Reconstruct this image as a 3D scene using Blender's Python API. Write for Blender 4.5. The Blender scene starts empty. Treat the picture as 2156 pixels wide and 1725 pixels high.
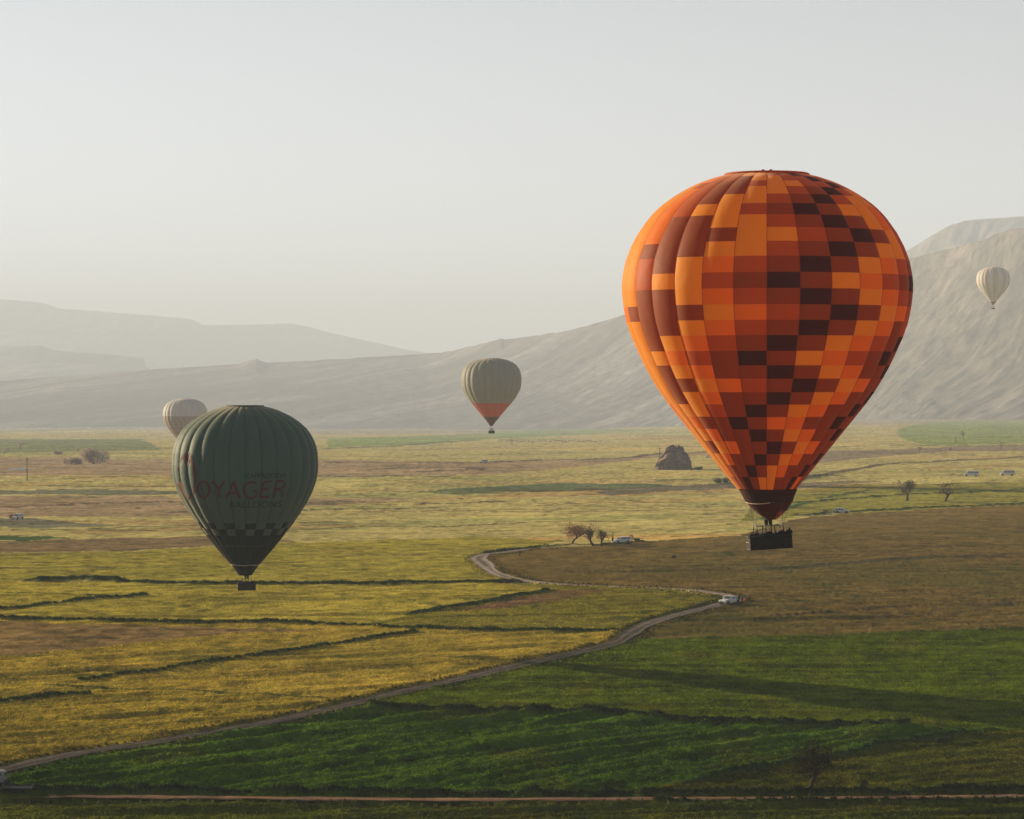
import bpy, math, random
import numpy as np
from mathutils import Vector, Matrix

random.seed(7)
rng = np.random.default_rng(7)
PI = math.pi
scene = bpy.context.scene
COL = scene.collection

# ------------------------------------------------------------------ camera
CAM_H = 48.0
FPX = 6000.0                      # focal length in pixels of a 2156 px wide frame
PITCH = math.atan(62.5 / FPX)
cam_data = bpy.data.cameras.new('camera')
cam_data.sensor_width = 36.0
cam_data.lens = 36.0 * FPX / 2156.0
cam_data.clip_start = 1.0
cam_data.clip_end = 120000.0
cam = bpy.data.objects.new('camera', cam_data)
cam.location = (0, 0, CAM_H)
cam.rotation_euler = (PI / 2 - PITCH, 0, 0)
COL.objects.link(cam)
scene.camera = cam

# ------------------------------------------------------------------ sky and sun
SUN_AZ = math.radians(57.0)       # to the left of the viewing direction
SUN_EL = math.radians(12.0)
world = bpy.data.worlds.new('World')
scene.world = world
world.use_nodes = True
wn = world.node_tree.nodes; wl = world.node_tree.links
bg = wn['Background']
sky = wn.new('ShaderNodeTexSky')
sky.sky_type = 'NISHITA'
sky.sun_disc = False
sky.sun_elevation = SUN_EL
sky.sun_rotation = -SUN_AZ
sky.altitude = 0
sky.air_density = 0.5
sky.dust_density = 0.1
sky.ozone_density = 1.0
hs = wn.new('ShaderNodeHueSaturation')
hs.inputs['Saturation'].default_value = 0.2
gm = wn.new('ShaderNodeMix'); gm.data_type = 'RGBA'
gm.inputs[0].default_value = 0.0
gm.inputs[7].default_value = (3.3, 3.6, 3.9, 1)
wl.new(sky.outputs[0], hs.inputs['Color'])
wl.new(hs.outputs[0], gm.inputs[6])
wl.new(gm.outputs[2], bg.inputs['Color'])
bg.inputs['Strength'].default_value = 0.05

sun_data = bpy.data.lights.new('sun', 'SUN')
sun_data.energy = 5.0
sun_data.angle = math.radians(0.6)
sun_data.color = (1.0, 0.78, 0.50)
sun = bpy.data.objects.new('sun', sun_data)
sdir = Vector((-math.sin(SUN_AZ) * math.cos(SUN_EL), math.cos(SUN_AZ) * math.cos(SUN_EL), math.sin(SUN_EL)))
sun.rotation_euler = (-sdir).to_track_quat('-Z', 'Y').to_euler()
sun.location = sdir * 500
COL.objects.link(sun)

scene.view_settings.view_transform = 'Standard'
scene.view_settings.look = 'None'
scene.view_settings.gamma = 1.0
scene.view_settings.use_curve_mapping = False
scene.view_settings.exposure = 1.53
scene.render.engine = 'CYCLES'
scene.cycles.max_bounces = 8
scene.cycles.diffuse_bounces = 3
scene.cycles.transmission_bounces = 6
scene.cycles.volume_bounces = 0
scene.cycles.use_denoising = True
scene.cycles.denoiser = 'OPENIMAGEDENOISE'

# ------------------------------------------------------------------ helpers
def mat(name, color, rough=0.9, spec=0.2, metallic=0.0, trans=0.0, noise=0.0, nscale=3.0, tcol=None, bump=0.0, attr=None, fine=0.0):
    m = bpy.data.materials.new(name); m.use_nodes = True
    nt = m.node_tree; n = nt.nodes; l = nt.links
    p = n['Principled BSDF']
    p.inputs['Base Color'].default_value = (*color, 1)
    p.inputs['Roughness'].default_value = rough
    p.inputs['Specular IOR Level'].default_value = spec
    p.inputs['Metallic'].default_value = metallic
    src = None
    if attr:
        a = n.new('ShaderNodeAttribute'); a.attribute_name = attr; src = a.outputs['Color']
    if noise > 0:
        tc = n.new('ShaderNodeTexCoord')
        nz = n.new('ShaderNodeTexNoise'); nz.inputs['Scale'].default_value = nscale
        nz.inputs['Detail'].default_value = 5
        l.new(tc.outputs['Object'], nz.inputs['Vector'])
        mr = n.new('ShaderNodeMapRange')
        mr.inputs['From Min'].default_value = 0.25; mr.inputs['From Max'].default_value = 0.75
        mr.inputs['To Min'].default_value = 1 - noise; mr.inputs['To Max'].default_value = 1 + noise
        l.new(nz.outputs['Fac'], mr.inputs['Value'])
        mx = n.new('ShaderNodeMix'); mx.data_type = 'RGBA'; mx.blend_type = 'MULTIPLY'; mx.inputs[0].default_value = 1
        if src: l.new(src, mx.inputs[6])
        else: mx.inputs[6].default_value = (*color, 1)
        l.new(mr.outputs[0], mx.inputs[7])
        src = mx.outputs[2]
        if bump > 0:
            b = n.new('ShaderNodeBump'); b.inputs['Strength'].default_value = bump; b.inputs['Distance'].default_value = 0.3
            l.new(nz.outputs['Fac'], b.inputs['Height']); l.new(b.outputs[0], p.inputs['Normal'])
    if src: l.new(src, p.inputs['Base Color'])
    if trans > 0:
        out = n['Material Output']
        t = n.new('ShaderNodeBsdfTranslucent')
        t.inputs['Color'].default_value = (*(tcol or color), 1)
        ms = n.new('ShaderNodeMixShader'); ms.inputs[0].default_value = trans
        l.new(p.outputs[0], ms.inputs[1]); l.new(t.outputs[0], ms.inputs[2]); l.new(ms.outputs[0], out.inputs['Surface'])
    return m

def mesh_np(name, V, F, cols=None, smooth=True, normals=None):
    V = np.asarray(V, dtype=np.float32).reshape(-1, 3)
    me = bpy.data.meshes.new(name)
    if isinstance(F, np.ndarray):
        k = F.shape[1]; nf = F.shape[0]
        me.vertices.add(len(V)); me.vertices.foreach_set('co', V.ravel())
        me.loops.add(nf * k); me.loops.foreach_set('vertex_index', F.astype(np.int32).ravel())
        me.polygons.add(nf)
        me.polygons.foreach_set('loop_start', np.arange(0, nf * k, k, dtype=np.int32))
        me.polygons.foreach_set('loop_total', np.full(nf, k, dtype=np.int32))
        me.update(calc_edges=True)
    else:
        me.from_pydata(V.tolist(), [], F)
    me.polygons.foreach_set('use_smooth', np.full(len(me.polygons), smooth, dtype=bool))
    if cols is not None:
        a = me.color_attributes.new('Col', 'FLOAT_COLOR', 'POINT')
        c = np.ones((len(V), 4), dtype=np.float32); c[:, :3] = cols
        a.data.foreach_set('color', c.ravel())
    if normals is not None:
        me.normals_split_custom_set_from_vertices(np.asarray(normals).tolist())
    me.update()
    return me

def link(name, me, material=None, parent=None, loc=None, rot=None):
    o = bpy.data.objects.new(name, me)
    COL.objects.link(o)
    if parent is not None: o.parent = parent
    if loc is not None: o.location = loc
    if rot is not None: o.rotation_euler = rot
    if material is not None and me is not None and len(me.materials) == 0: me.materials.append(material)
    return o

def thing(name, label, cat, loc=(0, 0, 0), rot=(0, 0, 0), group=None):
    o = bpy.data.objects.new(name, None); COL.objects.link(o)
    o.empty_display_size = 0.5
    o.location = loc; o.rotation_euler = rot
    o['label'] = label; o['category'] = cat
    if group: o['group'] = group
    return o

def tag(o, label=None, cat=None, group=None, kind=None):
    if label: o['label'] = label
    if cat: o['category'] = cat
    if group: o['group'] = group
    if kind: o['kind'] = kind
    return o

def copy_tree(o, parent=None, label=None):
    c = o.copy(); COL.objects.link(c); c.parent = parent
    if parent is None and label: c['label'] = label
    for ch in list(o.children): copy_tree(ch, c)
    return c

class MB:
    """collects simple solids and builds them as one mesh"""
    def __init__(s): s.v = []; s.f = []
    def add(s, V, F):
        b = len(s.v); s.v += [tuple(p) for p in V]; s.f += [tuple(i + b for i in f) for f in F]
    def box(s, c, d, rz=0):
        x, y, z = d[0] / 2, d[1] / 2, d[2] / 2
        V = [(sx * x, sy * y, sz * z) for sx in (-1, 1) for sy in (-1, 1) for sz in (-1, 1)]
        ca, sa = math.cos(rz), math.sin(rz)
        V = [(c[0] + a * ca - b * sa, c[1] + a * sa + b * ca, c[2] + e) for a, b, e in V]
        s.add(V, [(0, 1, 3, 2), (4, 6, 7, 5), (0, 4, 5, 1), (2, 3, 7, 6), (0, 2, 6, 4), (1, 5, 7, 3)])
    def tube(s, p0, p1, r0, r1=None, n=6, cap=True):
        r1 = r0 if r1 is None else r1
        a = Vector(p0); b = Vector(p1); d = (b - a)
        if d.length < 1e-6: return
        d.normalize()
        u = d.cross(Vector((0, 0, 1)) if abs(d.z) < .9 else Vector((1, 0, 0))).normalized(); w = d.cross(u)
        V = []
        for p, r in ((a, r0), (b, r1)):
            for i in range(n):
                t = 2 * PI * i / n
                V.append(p + u * (math.cos(t) * r) + w * (math.sin(t) * r))
        F = [(i, (i + 1) % n, n + (i + 1) % n, n + i) for i in range(n)]
        if cap: F += [tuple(range(n))[::-1], tuple(range(n, 2 * n))]
        s.add(V, F)
    def path(s, pts, r, n=6):
        for i in range(len(pts) - 1): s.tube(pts[i], pts[i + 1], r, r, n)
    def prism(s, pts, y0, y1):
        """polygon in the xz plane extruded along y"""
        n = len(pts)
        V = [(x, y0, z) for x, z in pts] + [(x, y1, z) for x, z in pts]
        F = [tuple(range(n)), tuple(range(n, 2 * n))[::-1]] + [(i, i + n, (i + 1) % n + n, (i + 1) % n) for i in range(n)]
        s.add(V, F)
    def build(s, name, material, parent=None, smooth=False, loc=None, rot=None):
        me = bpy.data.meshes.new(name); me.from_pydata(s.v, [], s.f)
        if smooth: me.polygons.foreach_set('use_smooth', [True] * len(me.polygons))
        me.update()
        return link(name, me, material, parent, loc, rot)

# ------------------------------------------------------------------ noise
_T = rng.random((512, 512)).astype(np.float32) * 2 - 1
def vnoise(x, y):
    x = np.asarray(x, dtype=np.float64); y = np.asarray(y, dtype=np.float64)
    xi = np.floor(x).astype(np.int64); yi = np.floor(y).astype(np.int64)
    fx = x - xi; fy = y - yi
    fx = fx * fx * fx * (fx * (fx * 6 - 15) + 10); fy = fy * fy * fy * (fy * (fy * 6 - 15) + 10)
    x0 = xi & 511; x1 = (xi + 1) & 511; y0 = yi & 511; y1 = (yi + 1) & 511
    a = _T[x0, y0]; b = _T[x1, y0]; c = _T[x0, y1]; d = _T[x1, y1]
    return (a + (b - a) * fx) * (1 - fy) + (c + (d - c) * fx) * fy
def fbm(x, y, o=4, lac=2.03, gain=0.5):
    s = 0; a = 1; n = 0
    for i in range(o):
        s = s + a * vnoise(x + 17.3 * i, y - 9.1 * i); n += a; x = x * lac; y = y * lac; a *= gain
    return s / n
def sstep(a, b, x):
    t = np.clip((x - a) / (b - a), 0, 1); return t * t * (3 - 2 * t)

# ------------------------------------------------------------------ ground shape and picture measurements
def base_h(x, y):
    h = 0.9 * vnoise(x / 95.0 + 3.1, y / 190.0 + 1.7) * sstep(150, 420, y)
    h = h - 0.016 * np.clip(np.asarray(x) - 2, 0, 400) * (1 - sstep(480, 900, y))
    h = h + 0.032 * (np.clip(y, 280, 580) - 420) * (1 - sstep(620, 1200, y))
    h = h + 2.0 * vnoise(x / 420.0 + 8.0, y / 900.0 + 4.0) * sstep(900, 1700, y)
    # the valley floor falls gently away, less so to the right
    tx = np.asarray(x) / np.maximum(np.asarray(y), 1.0)
    h = h - (.0145 - .0054 * sstep(.0, .14, tx)) * np.clip(np.asarray(y) - 1500, 0, 7500)
    return h
CP, SP = math.cos(PITCH), math.sin(PITCH)
def ray(u, v):
    dx = (u - 1078.0) / FPX; dz = (862.5 - v) / FPX
    return np.array([dx, CP + dz * SP, -SP + dz * CP])
def ground(u, v, it=60):
    """world point on the ground seen at measured photo position (u, v)"""
    d = ray(u, v); h = 0.0
    for _ in range(it):
        t = (h - CAM_H) / d[2]
        h = 0.5 * h + 0.5 * float(base_h(d[0] * t, d[1] * t))
    t = (h - CAM_H) / d[2]
    return np.array([d[0] * t, d[1] * t, h])
def at(u, v, D):
    """world point at distance D seen at (u, v)"""
    d = ray(u, v); t = D / d[1]
    return np.array([d[0] * t, D, CAM_H + d[2] * t])
def project(x, y, z):
    dz = z - CAM_H
    f = y * CP - dz * SP; w = y * SP + dz * CP
    return 1078.0 + FPX * x / f, 862.5 - FPX * w / f
def inpoly(P, u, v):
    P = np.asarray(P, float); ins = np.zeros(u.shape, bool); n = len(P)
    for i in range(n):
        x0, y0 = P[i]; x1, y1 = P[(i + 1) % n]
        if y0 == y1: continue
        c = ((y0 > v) != (y1 > v)) & (u < (x1 - x0) * (v - y0) / (y1 - y0) + x0)
        ins ^= c
    return ins
def gpoly(pts): return [ground(u, v) for u, v in pts]
def dist_poly(P, x, y, lim=30):
    """distance to a polyline in the ground plane, signed side"""
    best = np.full(x.shape, 1e9); side = np.zeros(x.shape)
    for i in range(len(P) - 1):
        ax, ay = P[i][0], P[i][1]; bx, by = P[i + 1][0], P[i + 1][1]
        ex, ey = bx - ax, by - ay; L2 = ex * ex + ey * ey
        t = np.clip(((x - ax) * ex + (y - ay) * ey) / L2, 0, 1)
        dx = x - ax - t * ex; dy = y - ay - t * ey
        d = np.hypot(dx, dy); m = d < best
        best = np.where(m, d, best); side = np.where(m, np.sign(ex * dy - ey * dx), side)
    return best, side
def smooth_line(P, step=1.5):
    """Catmull-Rom resampling of ground points"""
    P = [np.asarray(p[:2], float) for p in P]
    P = [2 * P[0] - P[1]] + P + [2 * P[-1] - P[-2]]
    out = []
    for i in range(1, len(P) - 2):
        p0, p1, p2, p3 = P[i - 1], P[i], P[i + 1], P[i + 2]
        n = max(2, int(np.linalg.norm(p2 - p1) / step))
        for k in range(n):
            t = k / n
            out.append(0.5 * ((2 * p1) + (-p0 + p2) * t + (2 * p0 - 5 * p1 + 4 * p2 - p3) * t * t + (-p0 + 3 * p1 - 3 * p2 + p3) * t ** 3))
    out.append(P[-2])
    return np.array(out)

# ------------------------------------------------------------------ field map (positions measured on the photograph)
YEL = (.305, .255, .038); OCH = (.300, .225, .032); OLI = (.16, .145, .02); GRN = (.064, .092, .004)
DGR = (.038, .080, .005); BRN = (.165, .112, .036); PNK = (.30, .22, .13); TAN = (.28, .24, .16)
HED = (.014, .030, .008); BGR = (.19, .24, .055); PYE = (.37, .32, .12); GRY = (.14, .145, .09)  # PYE, like TAN, paled: valley mist put into the far fields' colour
# name, colour, row angle (deg), row amp, polygon
FIELDS = [
 ('ground', TAN, 10, .1, [(-2000, 860), (4200, 860), (4200, 1000), (-2000, 1000)]),
 ('meadow', PYE, 5, .1, [(-900, 912), (350, 905), (700, 915), (1000, 912), (1300, 900), (1900, 893), (2300, 890), (3200, 890), (3200, 1400), (-900, 1400)]),
 ('meadow', BGR, 5, .1, [(690, 924), (950, 916), (1050, 908), (1230, 903), (1420, 904), (1250, 914), (1050, 924), (900, 936), (690, 942)]),
 ('meadow', (.15, .18, .07), 5, .1, [(-900, 925), (300, 925), (340, 948), (0, 955), (-900, 958)]),
 ('ploughed_field', PNK, 5, .1, [(-900, 975), (130, 962), (330, 964), (700, 968), (1010, 974), (1300, 966), (1385, 953), (1600, 948), (1600, 953), (1385, 963), (1200, 985), (1000, 1000), (700, 1006), (300, 1000), (-900, 1012)]),
 ('meadow', PYE, 5, .1, [(130, 966), (400, 948), (560, 948), (700, 956), (700, 962), (300, 968)]),
 ('meadow', GRY, 5, .1, [(-900, 1034), (60, 1033), (180, 1030), (420, 1034), (420, 1042), (180, 1043), (-900, 1040)]),
 ('ploughed_field', PNK, 5, .1, [(-900, 1044), (300, 1046), (560, 1047), (700, 1050), (900, 1046), (760, 1062), (500, 1078), (300, 1088), (-900, 1094)]),
 ('meadow', (.10, .13, .06), 5, .1, [(860, 1036), (1000, 1026), (1180, 1017), (1360, 1018), (1480, 1024), (1360, 1032), (1100, 1036), (960, 1042)]),
 ('ploughed_field', (.15, .13, .09), 5, .1, [(1250, 1036), (1400, 1024), (1560, 1016), (1560, 1028), (1400, 1036), (1280, 1042)]),
 ('meadow', GRY, 5, .1, [(-900, 1090), (60, 1091), (180, 1102), (255, 1107), (100, 1111), (-900, 1114)]),
 ('meadow', (.045, .085, .03), 5, .1, [(-900, 1128), (0, 1128), (100, 1130), (155, 1134), (60, 1138), (-900, 1140)]),
 ('ploughed_field', (.21, .145, .075), 5, .1, [(-900, 1142), (0, 1140), (300, 1132), (560, 1128), (620, 1140), (300, 1158), (0, 1165), (-900, 1170)]),
 ('meadow', (.265, .23, .036), 20, .15, [(-900, 1172), (0, 1166), (300, 1160), (620, 1142), (1000, 1130), (1190, 1140), (1020, 1166), (1000, 1180), (1040, 1215), (1060, 1226), (480, 1230), (240, 1224), (-900, 1222)]),
 ('meadow', BGR, 5, .1, [(1885, 912), (1900, 900), (1960, 888), (2300, 880), (3200, 880), (3200, 925), (2100, 934), (1960, 938), (1910, 928)]),
 ('ploughed_field', (.23, .18, .115), 5, .1, [(1560, 962), (1700, 950), (1900, 946), (2100, 938), (3200, 925), (3200, 940), (2000, 950), (1850, 962), (1700, 978), (1560, 985)]),
 ('ploughed_field', (.20, .16, .09), 5, .1, [(1620, 1022), (1780, 1012), (1860, 1013), (1760, 1022), (1640, 1034)]),
 ('meadow', (.21, .20, .035), 5, .12, [(1600, 1040), (1760, 1024), (1900, 1022), (2100, 1015), (3200, 1000), (3200, 1040), (2156, 1063), (1800, 1080), (1680, 1088), (1560, 1100)]),
 ('barley_field', OCH, 30, .16, [(-1500, 1222), (240, 1225), (480, 1231), (1060, 1227), (1160, 1240), (1010, 1272), (860, 1296), (860, 1325), (1300, 1328), (1320, 1345), (1130, 1392), (860, 1456), (700, 1492), (600, 1700), (-1500, 1900)]),
 ('barley_field', YEL, 12, .10, [(-1500, 1222), (240, 1225), (480, 1231), (1060, 1227), (1160, 1240), (1010, 1272), (860, 1296), (800, 1318), (600, 1312), (300, 1308), (-1500, 1296)]),
 ('stubble_field', (.21, .14, .055), 12, .10, [(-1500, 1298), (0, 1308), (400, 1318), (700, 1324), (520, 1332), (300, 1352), (0, 1382), (-1500, 1450)]),
 ('barley_field', (.225, .172, .022), 35, .26, [(-1500, 1472), (0, 1472), (150, 1462), (420, 1458), (700, 1470), (860, 1440), (1100, 1400), (1100, 1900), (-1500, 1900)]),
 ('pasture', OLI, 18, .12, [(1060, 1226), (1200, 1234), (1400, 1241), (1560, 1258), (1420, 1298), (1300, 1330), (860, 1325), (780, 1318), (860, 1296), (1010, 1272), (1160, 1240)]),
 ('pasture', (.15, .09, .045), 18, .10, [(960, 1288), (1020, 1272), (1180, 1243), (1300, 1240), (1180, 1262), (1060, 1280)]),
 ('ploughed_field', BRN, 14, .22, [(1010, 1176), (1060, 1163), (1170, 1154), (1250, 1148), (1350, 1140), (1560, 1127), (1680, 1092), (1800, 1081), (2300, 1056), (3400, 1030), (3400, 1290), (2300, 1314), (1900, 1330), (1700, 1338), (1340, 1348), (1320, 1340), (1370, 1312), (1540, 1268), (1520, 1252), (1400, 1240), (1200, 1232), (1050, 1213)]),
 ('wheat_field', GRN, 8, .2, [(1340, 1346), (1700, 1338), (1900, 1330), (2300, 1314), (3400, 1290), (3400, 1560), (1900, 1533), (1640, 1525), (1480, 1518), (1300, 1500), (780, 1489), (700, 1500), (640, 1512), (860, 1456), (1130, 1392), (1290, 1355)]),
 ('wheat_field', DGR, 42, .5, [(780, 1488), (1300, 1500), (1480, 1518), (1640, 1525), (1900, 1532), (3400, 1560), (3400, 1683), (1500, 1684), (-900, 1682), (-900, 1760), (-700, 1700), (0, 1632), (150, 1595), (330, 1566), (540, 1532)]),
 ('pasture', (.050, .060, .006), 30, .26, [(1300, 1684), (1480, 1640), (1650, 1612), (1900, 1560), (2100, 1540), (3400, 1548), (3400, 1684)]),
 ('wheat_field', (.046, .060, .006), 15, .34, [(-1500, 1676), (0, 1678), (1000, 1683), (3400, 1680), (3400, 2400), (-1500, 2400)]),
]
NAMES = ['ground', 'meadow', 'ploughed_field', 'barley_field', 'stubble_field', 'pasture', 'wheat_field']
# banks and weedy margins: photo points, half width (m), height (m), colour
BANKS = [
 ([(85, 1223), (160, 1221), (270, 1226), (480, 1230), (800, 1229), (1060, 1226), (1085, 1226)], 1.8, .7, HED),
 ([(85, 1222), (160, 1220), (240, 1223)], 4, .5, HED),
 ([(-400, 1298), (0, 1301), (300, 1308), (600, 1312), (830, 1320), (1000, 1326), (1290, 1328)], 1.5, .55, HED),
 ([(170, 1432), (250, 1423), (380, 1404), (520, 1385), (700, 1356), (870, 1330)], 1.1, .45, HED),
 ([(-400, 1492), (0, 1474), (120, 1463), (180, 1460)], 1.4, .4, HED),
 ([(90, 1444), (200, 1446), (400, 1454), (690, 1468)], .8, .25, (.03, .05, .014)),
 ([(-300, 1290), (0, 1281), (60, 1276), (140, 1268), (300, 1254)], 1.5, .5, HED),
 ([(-300, 1248), (0, 1250), (230, 1255), (290, 1253)], .8, .3, HED),
 ([(862, 1294), (1000, 1271), (1090, 1254), (1150, 1243)], 1.6, .4, HED),
 ([(780, 1489), (920, 1494), (1150, 1500), (1300, 1503), (1480, 1519), (1640, 1525), (1900, 1534)], 1.6, .9, (.012, .022, .008)),  # ditch bank coloured near black for its shaded face
 ([(-400, 1672), (300, 1670), (900, 1674), (1500, 1673), (1900, 1670), (2600, 1665)], 1.5, 1.0, (.014, .024, .009)),  # green deepened: shade of the bank's near side painted in
 ([(1380, 1688), (1600, 1691), (2156, 1686), (2600, 1684)], .6, .5, (.014, .028, .009)),
 ([(1480, 1641), (1650, 1612), (1780, 1590), (1900, 1560), (2050, 1545)], 1.1, .7, (.02, .045, .010)),
 ([(1680, 1087), (1800, 1078), (1950, 1070), (2300, 1054)], 3, .8, HED),
 ([(1640, 1062), (1760, 1052), (1850, 1045), (1990, 1040), (2156, 1031), (2300, 1026)], 2.5, .7, HED),
 ([(1720, 1050), (1830, 1034), (1990, 1036)], 2.5, .5, (.05, .09, .025)),
 ([(1600, 1096), (1650, 1072), (1700, 1060)], 2.0, .5, (.05, .09, .025)),
 ([(1600, 1047), (1750, 1040), (1900, 1037)], 3, .4, (.08, .07, .03)),
 ([(1560, 948), (1800, 940), (1900, 938), (2050, 940), (2300, 936)], 5, .8, (.09, .08, .05)),
 ([(1700, 1005), (1850, 980), (2000, 970), (2300, 955)], 4, .6, (.12, .085, .05)),
 ([(1640, 1018), (1700, 1006), (1760, 1000)], 5, .6, (.08, .09, .04)),
 ([(0, 1070), (200, 1062), (340, 1057), (480, 1056)], 3.5, .6, (.13, .08, .04)),
 ([(200, 1113), (400, 1107), (560, 1103), (700, 1100)], 3, .4, (.11, .10, .04)),
 ([(-300, 912), (350, 911), (700, 917)], 6, .8, (.09, .10, .05)),
 ([(-300, 940), (200, 938), (360, 944)], 5, .5, (.10, .12, .05)),
 ([(690, 945), (860, 938), (1000, 927), (1200, 924)], 7, .7, (.09, .10, .05)),
 ([(860, 948), (1100, 941), (1400, 940), (1540, 941)], 4, .8, (.13, .085, .03)),
 ([(690, 975), (1010, 975), (1300, 966), (1400, 955), (1520, 950)], 5, .8, (.11, .085, .06)),
 ([(700, 991), (860, 987), (990, 985), (1000, 989), (870, 994)], 6, .6, (.12, .09, .06)),
 ([(880, 1063), (960, 1060), (1050, 1055)], 3, .5, (.12, .075, .03)),
 ([(1040, 1066), (1300, 1060), (1540, 1058)], 2.2, .5, (.13, .08, .03)),
 ([(700, 1078), (1000, 1074), (1180, 1078), (1560, 1075)], 2, .3, (.16, .10, .045)),
 ([(600, 1118), (760, 1110), (900, 1110), (1100, 1100), (1400, 1094)], 2, .3, (.13, .11, .035)),
 ([(1000, 1178), (1030, 1163), (1100, 1155), (1200, 1148), (1270, 1147), (1350, 1141)], 1.6, .6, HED),
 ([(1480, 1254), (1250, 1229), (1150, 1222)], .7, .3, (.06, .05, .022)),
 ([(1600, 1300), (1850, 1280), (2300, 1262)], 1.2, .25, (.08, .05, .026)),
 ([(1600, 1200), (1850, 1180), (2156, 1165)], 3.0, .2, (.055, .05, .024)),
]
rb_ = random.Random(5)
for k in range(46):
    v_ = 915 + 290 * rb_.random() ** 1.1; u_ = rb_.uniform(-300, 2100); l_ = rb_.uniform(120, 620)
    if v_ > 1080 and u_ + l_ > 1100: continue
    s_ = rb_.uniform(-.035, .005)
    BANKS.append(([(u_, v_), (u_ + l_ * .5, v_ + s_ * l_ * .5 + rb_.uniform(-1.5, 1.5)), (u_ + l_, v_ + s_ * l_)], rb_.uniform(.5, 1.1) * (1.6 + (1200 - v_) / 90.0), rb_.uniform(.2, .5), rb_.choice([(.11, .10, .04), (.14, .10, .05), (.07, .085, .03), (.10, .075, .04)])))
ROAD_MAIN = [(-260, 1702), (-120, 1660), (0, 1622), (150, 1588), (330, 1561), (540, 1525), (700, 1491), (850, 1455), (1000, 1422), (1130, 1392), (1240, 1368), (1298, 1352), (1326, 1334), (1365, 1313), (1420, 1296), (1480, 1281), (1525, 1270), (1546, 1261), (1525, 1252), (1470, 1244), (1400, 1239), (1300, 1235), (1200, 1231), (1110, 1223), (1055, 1211), (1030, 1198), (1018, 1186), (1006, 1176), (1022, 1168), (1060, 1163), (1110, 1157), (1172, 1153)]
ROAD_NEAR = [(-300, 1684), (0, 1682), (90, 1680), (300, 1681), (600, 1684), (1000, 1687), (1400, 1685), (1800, 1683), (2156, 1679), (2500, 1676)]
road_main = smooth_line(gpoly(ROAD_MAIN), 1.5)
road_near = smooth_line(gpoly(ROAD_NEAR), 1.5)

# ------------------------------------------------------------------ field surface
vs = np.concatenate([np.arange(1775, 990, -1.3), np.arange(990, 903.0, -.4)])
Ds = CAM_H * FPX / (vs - 800.0)
far = Ds > 1500
Ds[far] = (CAM_H - .0145 * 1500) / ((vs[far] - 800.0) / FPX - .0145)
Ds = np.concatenate([Ds[Ds < 9500], [9800, 10500]])
ts = np.linspace(-0.245, 0.245, 1230)
T_, D_ = np.meshgrid(ts, Ds)
X = T_ * D_; Y = D_
H0 = base_h(X, Y)
U, Vv = project(X, Y, H0)
jit = fbm(X / 6.0, Y / 14.0, 3)
Uj = U + 8 * jit; Vj = Vv + 2.2 * fbm(X / 9.0 + 50, Y / 20.0, 3) * np.clip(600 / Y, .3, 1)
colr = np.zeros(X.shape + (3,)); lab = np.zeros(X.shape, int); ang = np.zeros(X.shape); amp = np.zeros(X.shape)
for nm, c, a, am, P in FIELDS:
    m = inpoly(P, Uj, Vj)
    colr[m] = c; lab[m] = NAMES.index(nm); ang[m] = math.radians(a); amp[m] = am
rp_ = random.Random(12)
for k in range(70):
    u0 = rp_.uniform(-400, 2300); vc = 912 + 225 * rp_.random() ** 1.2; ln = rp_.uniform(180, 800); th = rp_.uniform(2.0, 4.5) + (vc - 905) / 45.0; sl = rp_.uniform(-.03, .004)
    P = [(u0, vc), (u0 + ln, vc + sl * ln), (u0 + ln * 1.04, vc + sl * ln + th), (u0 + .02 * ln, vc + th)]
    m = inpoly(P, Uj, Vj) & np.isin(lab, [0, 1]) 
    tnt = rp_.choice([(1.12, 1.02, .95), (.84, .92, .88), (.92, .80, .85), (1.10, 1.12, 1.0), (.78, .86, .84), (1.05, .92, .95)])
    colr[m] *= np.array(tnt)
rowsp = np.repeat(np.gradient(Ds)[:, None], len(ts), 1)
fade = np.clip(1.9 / rowsp, 0, 1)
sA = X * np.cos(ang) + Y * np.sin(ang); tA = -X * np.sin(ang) + Y * np.cos(ang)
rows = vnoise(sA / 10.0, tA / 1.25) * .4 + vnoise(sA / 24.0 + 9, tA / 2.9) * 1.05
furrow = vnoise(sA / 70.0 + 5, tA / 1.6)
tuft = vnoise(X / 0.75, Y / 1.1 + 4) + .6 * vnoise(X / 1.9 + 9, Y / 2.3)
mic = amp * (rows * .95 + .26 * tuft + .45 * furrow)
lump = .26 * vnoise(X / 14.0, Y / 12.0 + 3) + .25 * vnoise(X / 5.0 + 7, Y / 4.0)
mic = mic * fade + lump * np.clip(6 / rowsp, 0, 1) * .55
mic += .5 * fbm(X / 55.0, Y / 28.0, 3) * sstep(700, 1100, Y)
# colour variation that belongs to the crops
v1 = fbm(X / 38.0, Y / 60.0, 4); v2 = .5 * fbm(sA / 45.0 + 31, tA / 2.4, 3) + .5 * fbm(sA / 15.0 + 9, tA / 3.1, 2); v3 = fbm(X / 2.2, Y / 3.2, 3)
colr = colr * (1 + .28 * v1[..., None] + .42 * v2[..., None] + .55 * v3[..., None])
gr = np.clip(fbm(X / 24.0 + 70, Y / 48.0, 4) * 2.2 - .15, 0, 1)[..., None]
bl = np.isin(lab, [2, 3, 4])[..., None] * gr * .35
bl = np.maximum(bl, ((lab == 2) * (Y < 1000) * (.25 + .6 * (1 - sstep(560, 760, Y + .9 * X * 0 + 90 * v1 - 1.6 * X))) * np.clip(.8 + v1, 0, 1))[..., None] * .9)
colr = colr * (1 - bl) + np.where((lab == 2)[..., None], np.array((.080, .072, .018)), np.array((.085, .095, .016))) * bl
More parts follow.
